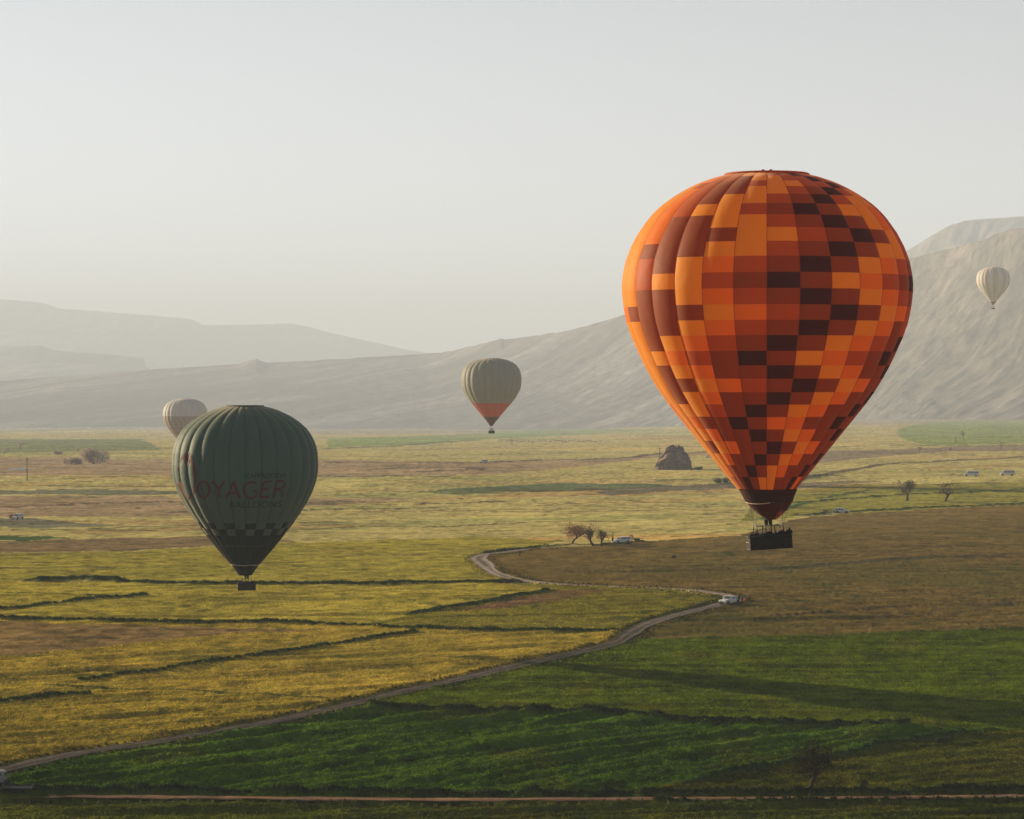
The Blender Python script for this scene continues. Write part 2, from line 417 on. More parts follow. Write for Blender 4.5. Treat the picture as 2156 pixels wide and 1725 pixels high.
gy = np.clip(fbm(X / 10.0 + 20, Y / 22.0 + 5, 3) * 2.0 - .3, 0, 1)[..., None] * np.isin(lab, [5, 6])[..., None] * .25
colr = colr * (1 - gy) + np.array((.14, .12, .016)) * gy
# dark weedy flecks, longer across than deep
colr = colr * (1 - .45 * (np.clip(furrow - .25, 0, 1) * 1.4 * np.isin(lab, [2, 3, 5, 6]) * np.clip(2.5 / rowsp, 0, 1)))[..., None]
fl = np.clip((fbm(X / 4.2 + 11, Y / 5.0 + 80, 3) - .42) * 7, 0, 1)[..., None] * .55
colr = colr * (1 - fl) + np.array((.03, .05, .015)) * fl
Hm = H0 + mic
for pts, w, h, c in BANKS:
    w = w * (.72 if min(q[1] for q in pts) > 1150 and w < 1.7 else 1); h = h * .7
    G = gpoly(pts)
    u0 = min(p[0] for p in pts) - 60; u1 = max(p[0] for p in pts) + 60
    v0_ = min(p[1] for p in pts) - 14; v1_ = max(p[1] for p in pts) + 14
    r0 = np.where((Vv.min(axis=1) < v1_ + 25) & (Vv.max(axis=1) > v0_ - 25))[0]
    if len(r0) == 0: continue
    sl = slice(r0[0], r0[-1] + 1)
    x, y = X[sl], Y[sl]
    d, sd = dist_poly(G, x, y)
    wn_ = w * (1 + .45 * fbm(x / 5.0 + 3, y / 7.0, 2) + .25 * vnoise(x / 1.6, y / 2.0))
    k = 1 - sstep(.55, 1.15, d / np.maximum(wn_, .1))
    Hm[sl] += k * h * (.8 + .45 * vnoise(x / 1.3, y / 1.7))
    k3 = (k ** .7)[..., None]
    cc = np.array(c) * (1 + .35 * vnoise(x / 2.0, y / 3.0)[..., None])
    colr[sl] = colr[sl] * (1 - k3) + cc * k3
for RL, w in ((road_main, 2.0), (road_near, 1.4)):
    d = np.full(X.shape, 1e9)
    P = RL[::3]
    v_lo = project(P[:, 0], P[:, 1], 0 * P[:, 0])[1]
    r0 = np.where((Vv.min(axis=1) < v_lo.max() + 30) & (Vv.max(axis=1) > v_lo.min() - 30))[0]
    sl = slice(r0[0], r0[-1] + 1); x, y = X[sl], Y[sl]
    best = np.full(x.shape, 1e9)
    for i in range(len(P) - 1):
        cx = (P[i] + P[i + 1]) / 2
        m = (np.abs(y - cx[1]) < 26) & (np.abs(x - cx[0]) < 26)
        if not m.any(): continue
        dd, _ = dist_poly(P[i:i + 2], x[m], y[m])
        best[m] = np.minimum(best[m], dd)
    k = 1 - sstep(w * .85, w * 1.35, best)
    Hm[sl] = Hm[sl] * (1 - k) + (H0[sl] - .25) * k
    k2 = (1 - sstep(w * .9, w * 1.7, best + .5 * vnoise(x / 2, y / 2)))[..., None] * .7
    colr[sl] = colr[sl] * (1 - k2) + np.array((.04, .045, .014)) * k2
colr = np.clip(colr, .004, .6)

field_mat = mat('field_soil_and_crop', (.2, .2, .05), rough=1.0, spec=0.0, attr='Col', noise=.30, nscale=1.6, bump=0.6)
nr, nc = X.shape
idx = np.arange(nr * nc).reshape(nr, nc)
quads = np.stack([idx[:-1, :-1], idx[:-1, 1:], idx[1:, 1:], idx[1:, :-1]], -1).reshape(-1, 4)
flab = lab[:-1, :-1].reshape(-1)
Vall = np.stack([X, Y, Hm], -1).reshape(-1, 3); Call = colr.reshape(-1, 3)
for li, nm in enumerate(NAMES):
    q = quads[flab == li]
    if len(q) == 0: continue
    used, inv = np.unique(q, return_inverse=True)
    me = mesh_np(nm, Vall[used], inv.reshape(-1, 4), cols=Call[used])
    tag(link(nm, me, field_mat), kind='structure')
# wide ground sheet under and around everything
soil_mat = mat('plain_soil', (.16, .14, .06), rough=1, spec=0, noise=.4, nscale=.02)
g = 60000.0
N = 60
gx = np.linspace(-g, g, N); gX, gY = np.meshgrid(gx, gx + 8000)
gi = np.arange(N * N).reshape(N, N)
gq = np.stack([gi[:-1, :-1], gi[:-1, 1:], gi[1:, 1:], gi[1:, :-1]], -1).reshape(-1, 4)
tag(link('terrain', mesh_np('terrain', np.stack([gX, gY, np.full_like(gX, -170.0)], -1), gq), soil_mat), kind='structure')

# ------------------------------------------------------------------ dirt roads
def road(name, line, w, cols):
    n = len(line); M = 13
    tan = np.gradient(line, axis=0); tan /= np.linalg.norm(tan, axis=1)[:, None]
    nor = np.stack([-tan[:, 1], tan[:, 0]], -1)
    s = np.linspace(-1, 1, M)
    arc = np.concatenate([[0], np.cumsum(np.linalg.norm(np.diff(line, axis=0), axis=1))])
    wid = w * (1 + .18 * vnoise(arc / 9.0, arc * 0 + 3)) 
    hair = np.clip(1 - np.hypot(line[:, 0] - ground(1012, 1178)[0], (line[:, 1] - ground(1012, 1178)[1]) * .3) / 14, 0, 1)
    wid = wid * (1 + .8 * hair * (name == 'dirt_road'))
    x = line[:, None, 0] + nor[:, None, 0] * s[None] * wid[:, None]
    y = line[:, None, 1] + nor[:, None, 1] * s[None] * wid[:, None]
    rut = np.exp(-((np.abs(s) - .48) / .14) ** 2)[None]
    z = base_h(x, y) + (.02 if name == 'dirt_road' else .24) - .10 * rut + .05 * vnoise(x / .8, y / .8) - .12 * (np.abs(s)[None] > .95)
    base = np.array(cols[0]); rutc = np.array(cols[1]); gras = np.array(cols[2])
    edge = np.clip((np.abs(s)[None] + .25 * vnoise(x / 1.2, y / 1.5) - .8) * 5, 0, 1)[..., None]
    mid = (np.exp(-(s / .16) ** 2)[None] * np.clip(vnoise(arc / 14., arc * 0 + 7)[:, None] + .4, 0, 1))[..., None] * .8
    c = base[None, None] * (1 - rut[..., None]) + rutc[None, None] * rut[..., None]
    c = c * (1 + .3 * fbm(x / 1.5, y / 1.5, 3)[..., None])
    c = c * (.62 + .75 * sstep(500, 600, y)[..., None] + .35 * sstep(690, 800, y)[..., None]) if name == 'dirt_road' else c  # bank shade painted into the near stretch, sunlit bends painted paler
    c = c * (1 - mid) + gras * mid
    c = c * (1 - edge) + gras * edge
    ii = np.arange(n * M).reshape(n, M)
    q = np.stack([ii[:-1, :-1], ii[:-1, 1:], ii[1:, 1:], ii[1:, :-1]], -1).reshape(-1, 4)
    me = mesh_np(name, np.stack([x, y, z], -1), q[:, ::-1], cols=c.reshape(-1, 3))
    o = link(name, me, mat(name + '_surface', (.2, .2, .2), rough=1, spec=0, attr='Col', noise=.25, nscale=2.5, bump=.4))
    tag(o, kind='structure')
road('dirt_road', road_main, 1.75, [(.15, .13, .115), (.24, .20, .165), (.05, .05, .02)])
road('farm_track', road_near, .95, [(.28, .16, .10), (.36, .22, .14), (.05, .055, .012)])

# ------------------------------------------------------------------ hills
hill_mat = mat('hill_slope', (.2, .2, .2), rough=1, spec=0, attr='Col', noise=.18, nscale=.03)
def interp(P, u):
    P = np.asarray(P, float); return np.interp(u, P[:, 0], P[:, 1])
def hills(name, ridge, D1, D0, ncol, nrow, cols, expo=1.3, gully=.16, gs=1.0, u0=-500, u1=2700, cliff=0.0, back=1.35, rough=.006):
    us = np.linspace(u0, u1, ncol); tt = (us - 1078) / FPX
    rv = interp(ridge, us)
    d1 = interp(D1, us); d0 = interp(D0, us)
    s = np.concatenate([np.linspace(0, 1, nrow), np.linspace(1.05, back, 8)])
    S, _ = np.meshgrid(s, us); D = d0[:, None] + (d1 - d0)[:, None] * S
    x = tt[:, None] * D; y = D
    rr = ray(us, rv)
    zr = CAM_H + rr[2] / rr[1] * d1
    sc = np.clip(S, 0, 1)
    sh = sc ** expo
    if cliff > 0:
        sh = (1 - cliff) * sh + cliff * sstep(.90, .97, sc)
    zbase = -150.0
    kk = np.hanning(61); kk /= kk.sum()
    zs = np.convolve(np.pad(zr, 30, mode='edge'), kk, 'valid'); dz = (zr - zs)[:, None]
    z = zbase + (zs[:, None] - zbase) * sh + dz * np.exp(-((sc - 1) / .09) ** 2)
    z = np.where(S > 1, zr[:, None] * (1 - ((S - 1) / (back - 1)) ** 1.5 * .6), z)
    wx = x + 70 * gs * fbm(x / (300 * gs), y / (1800 * gs) + 5, 2) - .42 * (y - y.min()); wy = y / 3.2
    def ridged(a, b): return 1 - np.abs(vnoise(a, b)) * 2
    g_ = ridged(wx / (210 * gs), wy / (520 * gs)) + .55 * ridged(wx / (85 * gs) + 7, wy / (220 * gs)) + .3 * ridged(wx / (36 * gs), wy / (80 * gs) + 2) + .30 * ridged(wx / (15 * gs), wy / (24 * gs)) + .14 * vnoise(wx / (6 * gs), wy / (9 * gs))
    env = np.sin(PI * np.clip(S, 0, 1)) ** .8
    hh = np.maximum(zr[:, None] - zbase, 10)
    z = z + g_ * gully * hh * env + rough * hh * vnoise(x / (25 * gs), y / (60 * gs)) * np.clip(sc * 3, 0, 1)
    m1 = sstep(-.05, .3, fbm(wx / (110 * gs) + 9, wy / (300 * gs), 5))[..., None]
    m2 = sstep(.05, .5, fbm(wx / (20 * gs) + 3, wy / (26 * gs), 4))[..., None]
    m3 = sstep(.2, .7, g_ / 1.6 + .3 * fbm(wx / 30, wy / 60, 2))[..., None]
    c0, c1, c2 = [np.array(c) for c in cols]
    c = c0 * (1 - m1) + c1 * m1
    c = c * (1 + .5 * fbm(wx / (9 * gs), wy / (12 * gs) + 4, 3)[..., None])
    c = c * (1 - .55 * m2) + c2 * .55 * m2
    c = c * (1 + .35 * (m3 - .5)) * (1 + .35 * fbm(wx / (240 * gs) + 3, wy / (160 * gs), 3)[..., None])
    sp = np.clip((fbm(wx / (5 * gs) + 33, wy / (6 * gs), 3) - .18) * 6, 0, 1)[..., None]
    c = c * (1 - .4 * sp)
    n, M = x.shape
    ii = np.arange(n * M).reshape(n, M)
    q = np.stack([ii[:-1, :-1], ii[1:, :-1], ii[1:, 1:], ii[:-1, 1:]], -1).reshape(-1, 4)
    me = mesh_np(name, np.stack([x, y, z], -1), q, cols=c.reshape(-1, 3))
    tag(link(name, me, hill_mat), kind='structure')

RIDGE_C = [(-700, 845), (-200, 815), (0, 803), (150, 790), (312, 779), (420, 772), (505, 767), (525, 758), (540, 756), (562, 764), (700, 757), (850, 748), (930, 743), (1000, 728), (1045, 716), (1055, 713), (1062, 716), (1100, 711), (1200, 696), (1310, 664), (1450, 628), (1600, 592), (1800, 561), (1905, 549), (1960, 535), (2050, 510), (2100, 493), (2140, 480), (2156, 480), (2400, 440), (2800, 420)]
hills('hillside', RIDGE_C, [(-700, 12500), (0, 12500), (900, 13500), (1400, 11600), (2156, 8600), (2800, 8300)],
      [(-700, 7600), (0, 7700), (700, 7600), (1100, 7700), (1500, 7300), (1900, 6300), (2700, 6000)], 1050, 280,
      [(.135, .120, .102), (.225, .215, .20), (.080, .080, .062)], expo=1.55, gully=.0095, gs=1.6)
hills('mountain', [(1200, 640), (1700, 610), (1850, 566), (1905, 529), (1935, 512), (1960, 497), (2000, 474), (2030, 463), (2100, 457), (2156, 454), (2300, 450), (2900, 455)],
      [(1200, 13800), (2900, 13800)], [(1200, 11800), (2900, 11800)], 260, 80,
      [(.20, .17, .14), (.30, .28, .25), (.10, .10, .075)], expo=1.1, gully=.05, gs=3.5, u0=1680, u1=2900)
hills('mesa', [(-800, 745), (-200, 735), (0, 729), (85, 728), (110, 738), (200, 744), (290, 753), (303, 755), (307, 771), (318, 779), (360, 788), (600, 800)],
      [(-800, 19500), (600, 19500)], [(-800, 16500), (600, 16500)], 420, 80,
      [(.20, .17, .14), (.30, .28, .25), (.10, .10, .075)], expo=1.1, gully=.05, gs=3.5, u0=-800, u1=560, cliff=.12, rough=.004)
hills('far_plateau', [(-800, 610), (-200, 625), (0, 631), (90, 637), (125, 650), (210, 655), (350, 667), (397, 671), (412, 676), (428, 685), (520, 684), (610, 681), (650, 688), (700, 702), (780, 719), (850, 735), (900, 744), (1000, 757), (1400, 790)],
      [(-800, 27500), (1400, 27500)], [(-800, 24500), (1400, 24500)], 420, 60,
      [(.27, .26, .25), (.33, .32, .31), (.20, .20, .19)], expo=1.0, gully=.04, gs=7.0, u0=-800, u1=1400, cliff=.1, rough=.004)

# ------------------------------------------------------------------ haze
mb = MB(); x0, x1, y0, y1, z0, z1 = -16000, 16000, -1500, 32000, -185.0, 860
mb.box(((x0 + x1) / 2, (y0 + y1) / 2, (z0 + z1) / 2), (x1 - x0, y1 - y0, z1 - z0))
hz = bpy.data.materials.new('thin_morning_haze'); hz.use_nodes = True
hn = hz.node_tree.nodes
hn.remove(hn['Principled BSDF'])
pv = hn.new('ShaderNodeVolumePrincipled')
pv.inputs['Density'].default_value = 8.4e-5
pv.inputs['Color'].default_value = (.62, .735, .90, 1)
pv.inputs['Anisotropy'].default_value = 0.0
hz.node_tree.links.new(pv.outputs[0], hn['Material Output'].inputs['Volume'])
haze = mb.build('haze', hz)
tag(haze, kind='stuff')

# ================================================================== balloons
class Env:
    """fabric envelope: profile of (height above mouth, radius) in metres, n gores"""
    def __init__(s, prof, n, bulge):
        s.z = np.array([p[0] for p in prof]); s.r = np.array([p[1] for p in prof])
        o = np.argsort(s.z); s.z = s.z[o]; s.r = s.r[o]
        # smooth the measured profile
        zz = np.linspace(s.z[0], s.z[-1], 400); rr = np.interp(zz, s.z, s.r)
        k = np.array([1, 2, 3, 4, 3, 2, 1.]); k /= k.sum()
        rp = np.convolve(np.pad(rr, 3, mode='edge'), k, 'valid')
        rp[:2] = rr[:2]; rp[-4:] = rr[-4:]
        s.zz = zz; s.rr = rp; s.n = n; s.d = 2 * PI / n; s.b = bulge; s.rmax = s.r.max()
    def rad(s, z): return np.interp(z, s.zz, s.rr)
    def pos(s, phi, z, off=0.0):
        f = np.mod(phi / s.d, 1.0)
        r0 = s.rad(z)
        amt = s.b * (0.35 + 0.65 * np.clip(r0 / s.rmax, 0, 1) ** 1.2) * s.rmax * np.clip(r0 / s.rmax * 2.2, 0, 1)
        r = r0 - amt + amt * (1 - (2 * f - 1) ** 2) ** .85 * 1.0 + off
        return np.stack([r * np.sin(phi), -r * np.cos(phi), z], -1)
    def nrm(s, phi, z):
        e = 1e-3
        f = np.mod(phi / s.d, 1.0)
        ph = np.where(f < .01, phi + .015 * s.d, np.where(f > .99, phi - .015 * s.d, phi))
        a = s.pos(ph + e * .1, z) - s.pos(ph - e * .1, z)
        b = s.pos(ph, z + .05) - s.pos(ph, z - .05)
        n = np.cross(a, b); return n / np.maximum(np.linalg.norm(n, axis=-1, keepdims=True), 1e-9)
    def panel(s, name, za, zb, nphi=8, nz=3, phi0=0.0, span=1.0):
        ph = phi0 + np.linspace(0, 1, nphi + 1) * s.d * span
        ph[0] += 1e-6; ph[-1] -= 1e-6
        z = np.linspace(za, zb, nz + 1)
        P, Z = np.meshgrid(ph, z)
        V = s.pos(P, Z); Nn = s.nrm(P, Z)
        ii = np.arange(V.shape[0] * V.shape[1]).reshape(V.shape[0], V.shape[1])
        q = np.stack([ii[:-1, :-1], ii[:-1, 1:], ii[1:, 1:], ii[1:, :-1]], -1).reshape(-1, 4)
        return mesh_np(name, V, q, normals=Nn.reshape(-1, 3))
    def tape(s, name, za, zb, w=.04, nz=60):
        z = np.linspace(za, zb, nz + 1)
        r = s.pos(np.full(nz + 1, 1e-6), z)
        V = []
        rad = -r[:, 1] + .035
        for x in (-w, 0, w):
            V.append(np.stack([np.full(nz + 1, x), -(rad - abs(x) * .2), z], -1))
        V = np.stack(V, 1)
        ii = np.arange(V.shape[0] * 3).reshape(-1, 3)
        q = np.stack([ii[:-1, :-1], ii[:-1, 1:], ii[1:, 1:], ii[1:, :-1]], -1).reshape(-1, 4)
        return mesh_np(name, V, q)

def lathe(name, prof, n=48, centre=None, phi=(-PI, PI), wav=0.0, wn=28):
    """prof: (z, r); centre(z)->x shift"""
    ph = np.linspace(phi[0], phi[1], n + 1)
    z = np.array([p[0] for p in prof]); r = np.array([p[1] for p in prof])
    P, Z = np.meshgrid(ph, z); R = np.repeat(r[:, None], n + 1, 1) * (1 + wav * np.abs(np.sin(P * wn / 2)))
    cx = np.array([centre(a) if centre else 0.0 for a in z])[:, None]
    V = np.stack([R * np.sin(P) + cx, -R * np.cos(P), Z], -1)
    ii = np.arange(V.shape[0] * V.shape[1]).reshape(V.shape[0], V.shape[1])
    q = np.stack([ii[:-1, :-1], ii[:-1, 1:], ii[1:, 1:], ii[1:, :-1]], -1).reshape(-1, 4)
    return mesh_np(name, V, q)

def fabric(name, c, trans=.45, tcol=None, noise=.07, rough=.62, spec=.12, sheen=0.3):
    m = mat(name, c, rough=rough, spec=spec, trans=trans, tcol=tcol, noise=noise, nscale=.7, bump=.22)
    p_ = m.node_tree.nodes['Principled BSDF']; p_.inputs['Sheen Weight'].default_value = sheen; p_.inputs['Sheen Roughness'].default_value = .35
    p_.inputs['Sheen Tint'].default_value = (1, .85, .65, 1)
    return m

def set_mat(o, m):
    if len(o.data.materials) == 0: o.data.materials.append(m)
    o.material_slots[0].link = 'OBJECT'; o.material_slots[0].material = m

wicker = mat('dark_wicker', (.022, .017, .012), rough=.8, noise=.35, nscale=14, bump=.6)
leather = mat('basket_leather', (.012, .010, .008), rough=.6)
steel = mat('brushed_steel', (.10, .10, .10), rough=.5, metallic=.5)
blacky = mat('black_padding', (.014, .014, .014), rough=.8)
rope_m = mat('pale_rope', (.75, .62, .5), rough=.8)

def basket(root, L, W, Hh, cx, z0, yaw, roll, rows=9, npole=4, frame_h=1.05, fw=.62, mouth_z=3.5, mouth_r=2.2, mcx=0, burners=2):
    """wicker basket with rim, uprights, burner frame, burners and cables as parts of the balloon"""
    Mx = Matrix.Translation((cx, 0, z0)) @ Matrix.Rotation(yaw, 4, 'Z') @ Matrix.Rotation(roll, 4, 'Y')
    e = Mx.to_euler(); loc = Mx.translation
    b = MB()
    # woven wall: stacked slightly uneven bands
    nb = rows
    for i in range(nb):
        h = Hh / nb; off = .02 * (i % 2)
        zc = (i + .5) * h
        t = .05
        for sx in (-1, 1):
            b.box((sx * (L / 2 - t / 2 + off), 0, zc), (t, W + 2 * off, h * .98))
            b.box((0, sx * (W / 2 - t / 2 + off), zc), (L + 2 * off - .004, t, h * .97))
    b.box((0, 0, .05), (L - .12, W - .12, .1))
    bk = b.build('basket', wicker, root, loc=loc, rot=e)
    r = MB()
    c = [(-L / 2, -W / 2), (L / 2, -W / 2), (L / 2, W / 2), (-L / 2, W / 2)]
    for i in range(4):
        p, q = c[i], c[(i + 1) % 4]
        r.tube((p[0], p[1], Hh + .03), (q[0], q[1], Hh + .03), .075, n=8)
    r.build('rim', leather, bk, smooth=True)
    bt = MB()
    for i in range(4):
        p, q = c[i], c[(i + 1) % 4]
        bt.tube((p[0], p[1], .04), (q[0], q[1], .04), .06, n=6)
    bt.build('skid', leather, bk)
    st = MB()
    for k in range(3):
        xx = -L / 2 + L * (k + 1) / 4
        st.box((xx, -W / 2 - .035, Hh * .5), (.07, .03, Hh * .9))
    st.build('strap', leather, bk)
    hp = MB()
    for k in range(2):
        xx = -L / 2 - .06
        hp.path([(xx, -.3 + .6 * k - .12, Hh * .62), (xx - .05, -.3 + .6 * k, Hh * .58), (xx, -.3 + .6 * k + .12, Hh * .62)], .025)
    hp.build('handle', rope_m, bk)
    zf = Hh + frame_h; fl = L * fw; fwid = W * .8
    fr = MB()
    fc = [(-fl / 2, -fwid / 2), (fl / 2, -fwid / 2), (fl / 2, fwid / 2), (-fl / 2, fwid / 2)]
    for i in range(4):
        p, q = fc[i], fc[(i + 1) % 4]; fr.tube((p[0], p[1], zf), (q[0], q[1], zf), .035, n=6)
    for xx in (-.25, .25): fr.tube((xx, -fwid / 2, zf), (xx, fwid / 2, zf), .03)
    fro = fr.build('burner_frame', steel, root, loc=loc, rot=e)
    for sy in (-1, 1):
        for k in range(npole):
            f = k / (npole - 1) - .5
            p = MB(); p.tube((f * fl * 1.06, sy * W / 2 * .92, Hh), (f * fl, sy * fwid / 2, zf), .05, .04, n=6)
            p.build('upright', blacky, root, loc=loc, rot=e)
    for k in range(burners):
        xx = (k - (burners - 1) / 2) * .42
        bn = MB()
        bn.tube((xx, 0, zf + .02), (xx, 0, zf + .22), .13, .15, n=10)
        bn.tube((xx, 0, zf + .22), (xx, 0, zf + .62), .17, .19, n=12)
        for j in range(3): bn.tube((xx, 0, zf + .27 + .1 * j), (xx, 0, zf + .31 + .1 * j), .21, .21, n=12)
        bo = bn.build('burner', blacky, root, loc=loc, rot=e)
        v = MB(); v.tube((xx + .18, 0, zf - .02), (xx + .18, 0, zf + .2), .02); v.tube((xx + .08, .0, zf - .1), (xx + .2, 0, zf - .02), .02)
        v.build('valve', steel, bo)
    inv = Mx
    for sx in (-1, 1):
        for sy in (-1, 1):
            for k in range(2):
                a = inv @ Vector((sx * fl / 2, sy * fwid / 2, zf))
                ph = math.atan2(sx, -sy * -1) + (k - .5) * .5
                tx = mcx + mouth_r * (sx * .75 + (k - .5) * .35); ty = sy * mouth_r * (.62 - (k - .5) * .3 * 1)
                cb = MB(); cb.tube(a, (tx, ty, mouth_z), .018, n=4, cap=False)
                cb.build('cable', steel, root)
    return Mx

# ---- people: one continuous skinned body per pose
def skin_person(name, joints, edges, radii):
    me = bpy.data.meshes.new(name + '_skeleton')
    me.from_pydata(joints, edges, [])
    o = bpy.data.objects.new(name + '_skeleton', me); COL.objects.link(o)
    sk = o.modifiers.new('skin', 'SKIN'); sk.use_smooth_shade = True
    for i, r in enumerate(radii):
        me.skin_vertices[0].data[i].radius = (r[0], r[1]) if isinstance(r, tuple) else (r, r)
    me.skin_vertices[0].data[0].use_root = True
    ss = o.modifiers.new('sub', 'SUBSURF'); ss.levels = 1
    dg = bpy.context.evaluated_depsgraph_get()
    res = bpy.data.meshes.new_from_object(o.evaluated_get(dg))
    res.name = name
    bpy.data.objects.remove(o)
    return res
def pose(arm_l, arm_r, lean=0.0, legs=0.0):
    J = [(0, 0, .95), (0, lean * .4, 1.18), (0, lean * .8, 1.42), (0, lean, 1.53), (0, lean + .02, 1.63), (0, lean + .01, 1.73)]
    R = [(.15, .11), (.15, .11), (.17, .10), .055, .095, .07]
    E = [(0, 1), (1, 2), (2, 3), (3, 4), (4, 5)]
    for s, a in ((-1, arm_l), (1, arm_r)):
        b = len(J)
        J += [(s * .19, lean * .8, 1.42)] + [(s * p[0], p[1] + lean * .8, p[2]) for p in a]
        R += [.06] + [.05, .04, .045][:len(a)]
        E += [(2, b), (b, b + 1), (b + 1, b + 2), (b + 2, b + 3)]
    for s in (-1, 1):
        b = len(J)
        J += [(s * .1, 0, .86), (s * .12, .03 + legs * s, .48), (s * .12, legs * s * 1.3, .08), (s * .13, .14 + legs * s * 1.3, .04)]
        R += [.095, .065, .05, .045]
        E += [(0, b), (b, b + 1), (b + 1, b + 2), (b + 2, b + 3)]
    return J, E, R
DOWN = [(.25, .0, 1.15), (.26, .06, .92), (.26, .09, .84)]
RIM = [(.27, .06, 1.18), (.22, .28, 1.25), (.19, .34, 1.27)]
PHONE = [(.24, .16, 1.22), (.14, .36, 1.46), (.10, .40, 1.52)]
UP = [(.25, .02, 1.6), (.20, .0, 1.84), (.18, .0, 1.92)]
POSES = [skin_person('person', *pose(RIM, RIM, .05)), skin_person('person', *pose(DOWN, PHONE, .02)),
         skin_person('person', *pose(RIM, DOWN, .0)), skin_person('person', *pose(UP, RIM, .0)),
         skin_person('person', *pose(DOWN, DOWN, .04, .1))]
coats = [mat('coat_%s' % n, c, rough=.9, noise=.2, nscale=6) for n, c in
         (('black', (.012, .012, .014)), ('navy', (.012, .016, .03)), ('maroon', (.05, .014, .014)), ('grey', (.05, .05, .05)), ('green', (.02, .03, .02)))]
hair_m = mat('dark_hair', (.015, .011, .009), rough=.8)
skin_m = mat('skin', (.42, .26, .19), rough=.6)
def hairmesh():
    V = []; F = []
    for i in range(5):
        th = i / 4 * PI * .55
        for k in range(10):
            a = 2 * PI * k / 10
            V.append((.098 * math.sin(th) * math.cos(a), .105 * math.sin(th) * math.sin(a) - .01, .115 * math.cos(th)))
    for i in range(4):
        for k in range(10): F.append((i * 10 + k, i * 10 + (k + 1) % 10, (i + 1) * 10 + (k + 1) % 10, (i + 1) * 10 + k))
    me = bpy.data.meshes.new('hair'); me.from_pydata(V, [], F); me.polygons.foreach_set('use_smooth', [True] * len(F)); return me
HAIR = hairmesh()
def facemesh():
    V = []; F = []
    for i in range(5):
        for k in range(7):
            a = -PI * .38 + PI * .76 * k / 6; z = -.10 + .05 * i
            r = .098 - .02 * abs(i - 2.4) / 2.4
            nose = .022 if (k == 3 and i == 2) else 0
            V.append((math.sin(a) * r * .93, math.cos(a) * (r + .003) + nose, z))
    for i in range(4):
        for k in range(6): F.append((i * 7 + k, i * 7 + k + 1, (i + 1) * 7 + k + 1, (i + 1) * 7 + k))
    me = bpy.data.meshes.new('face'); me.from_pydata(V, [], F); me.polygons.foreach_set('use_smooth', [True] * len(F)); return me
FACE = facemesh()
def person(p, rz, k, label, coat, group=None, s=1.0):
    me = POSES[k]
    o = link('person', me, coats[0], None, p, (0, 0, rz))
    set_mat(o, coats[coat]); o.scale = (s, s, s)
    tag(o, label, 'person', group)
    h = link('hair', HAIR, hair_m, o, (0, .02, 1.68)); f = link('face', FACE, skin_m, o, (0, .02, 1.66))
    return o

# ------------------------------------------------ 1. the big orange patchwork balloon
DO = 275.0; SO = DO / FPX
def vz(v, s): return -v * s          # photo height -> metres, shifted afterwards
prof_o = [(369, 86), (375, 112), (383, 136), (392, 156), (400, 172), (415, 197), (431, 219), (446, 236), (462, 250), (493, 272), (524, 288), (554, 299), (585, 304.5), (602, 306), (616, 305.5), (647, 302), (678, 296), (709, 285.5), (740, 271.5), (766, 260), (797, 243), (828, 224), (859, 201), (890, 176), (921, 151), (952, 126), (1001, 86), (1029, 62), (1057, 49)]
VB_O = 1155.0
env_o = Env([((VB_O - v) * SO, r * SO) for v, r in prof_o], 28, .019)
pb = at(1614, VB_O, DO)
ob = thing('hot_air_balloon', 'huge balloon in a patchwork of orange, red and brown panels, nearest on the right', 'hot air balloon',
           tuple(pb), (0, 0, -math.atan2(pb[0], DO)))
rb_src = [694, 701, 716, 739, 764, 797, 836, 881.5, 932, 986, 1043.5, 1105, 1166, 1227, 1286, 1344, 1403, 1458, 1509, 1561, 1609, 1657.5, 1706, 1754, 1804, 1849, 1897, 1947]
rbz = [(VB_O - y * .52843) * SO for y in rb_src]
rbz[0] = float(env_o.zz[-1]) - .01
rbz = [rbz[0]] + [z - .0 for z in rbz[1:]]
PAT = ["OORRRYYYRRYYRR", "OOORRYYRRDRYYR", "OOORRBYYRRDRYY", "OORRBBRYYRRDRY", "OOORBBYYRBDRYY", "OOORBYYRBDRYYR", "OOORYYRBDBYYOR",
       "OOOBBYYRBDBYOR", "OOOBBBYYRBDBYR", "OOBBBYYRBDBYYR", "OORBYORBDBYORB", "OORYYRBDBYORBD", "OOBBYORBDBYORB", "OBBBBYORBDBYOR",  # two left maroon panels written as brown, lightened for the sun
       "OOBBYORBDBYOBR", "OOBYORBDBYORBD", "OOYORBDBYORBDB", "OOBYOBBDBYOBBD", "OOBBYORBDBYOBB", "OOBYOBBDBYOBBD", "OYYYRBDBYOBBDB",
       "OYOBBDBOOBBDBB", "OOYOBBDBYOBBDB", "OOBYOBBDBYOBBB", "OOYOBBDBYOBBDB", "OYOBBDBYOBBDBB", "OORBDBYYBBDOBB"]
T = .42
FAB = {'Y': fabric('fabric_amber', (.76, .32, .030), .55, (.98, .42, .04), sheen=.45),
       'O': fabric('fabric_orange', (.74, .20, .018), .55, (.95, .27, .022), sheen=.45),
       'R': fabric('fabric_red', (.40, .085, .018), .45, (.62, .11, .016)),
       'B': fabric('fabric_brown', (.21, .048, .012), .42, (.40, .07, .012)),
       'D': fabric('fabric_maroon', (.040, .007, .006), .35, (.09, .012, .008), sheen=.1)}
PAT = [('YY' if q[0] == 'O' else 'OY') + q[2:] if q[:2] == 'OO' else q for q in PAT]  # left orange columns recoloured amber, painting in their sunlit glow
rowmesh = [env_o.panel('panel', rbz[i + 1], rbz[i], nphi=8, nz=2) for i in range(27)]
dlt = env_o.d
cand = []
for i in range(27):
    for c in range(-7, 7):
        w = abs(math.sin((c + 1) * dlt) - math.sin(c * dlt)) * env_o.rad((rbz[i] + rbz[i + 1]) / 2)
        cand.append((w * abs(rbz[i] - rbz[i + 1]), i, c))
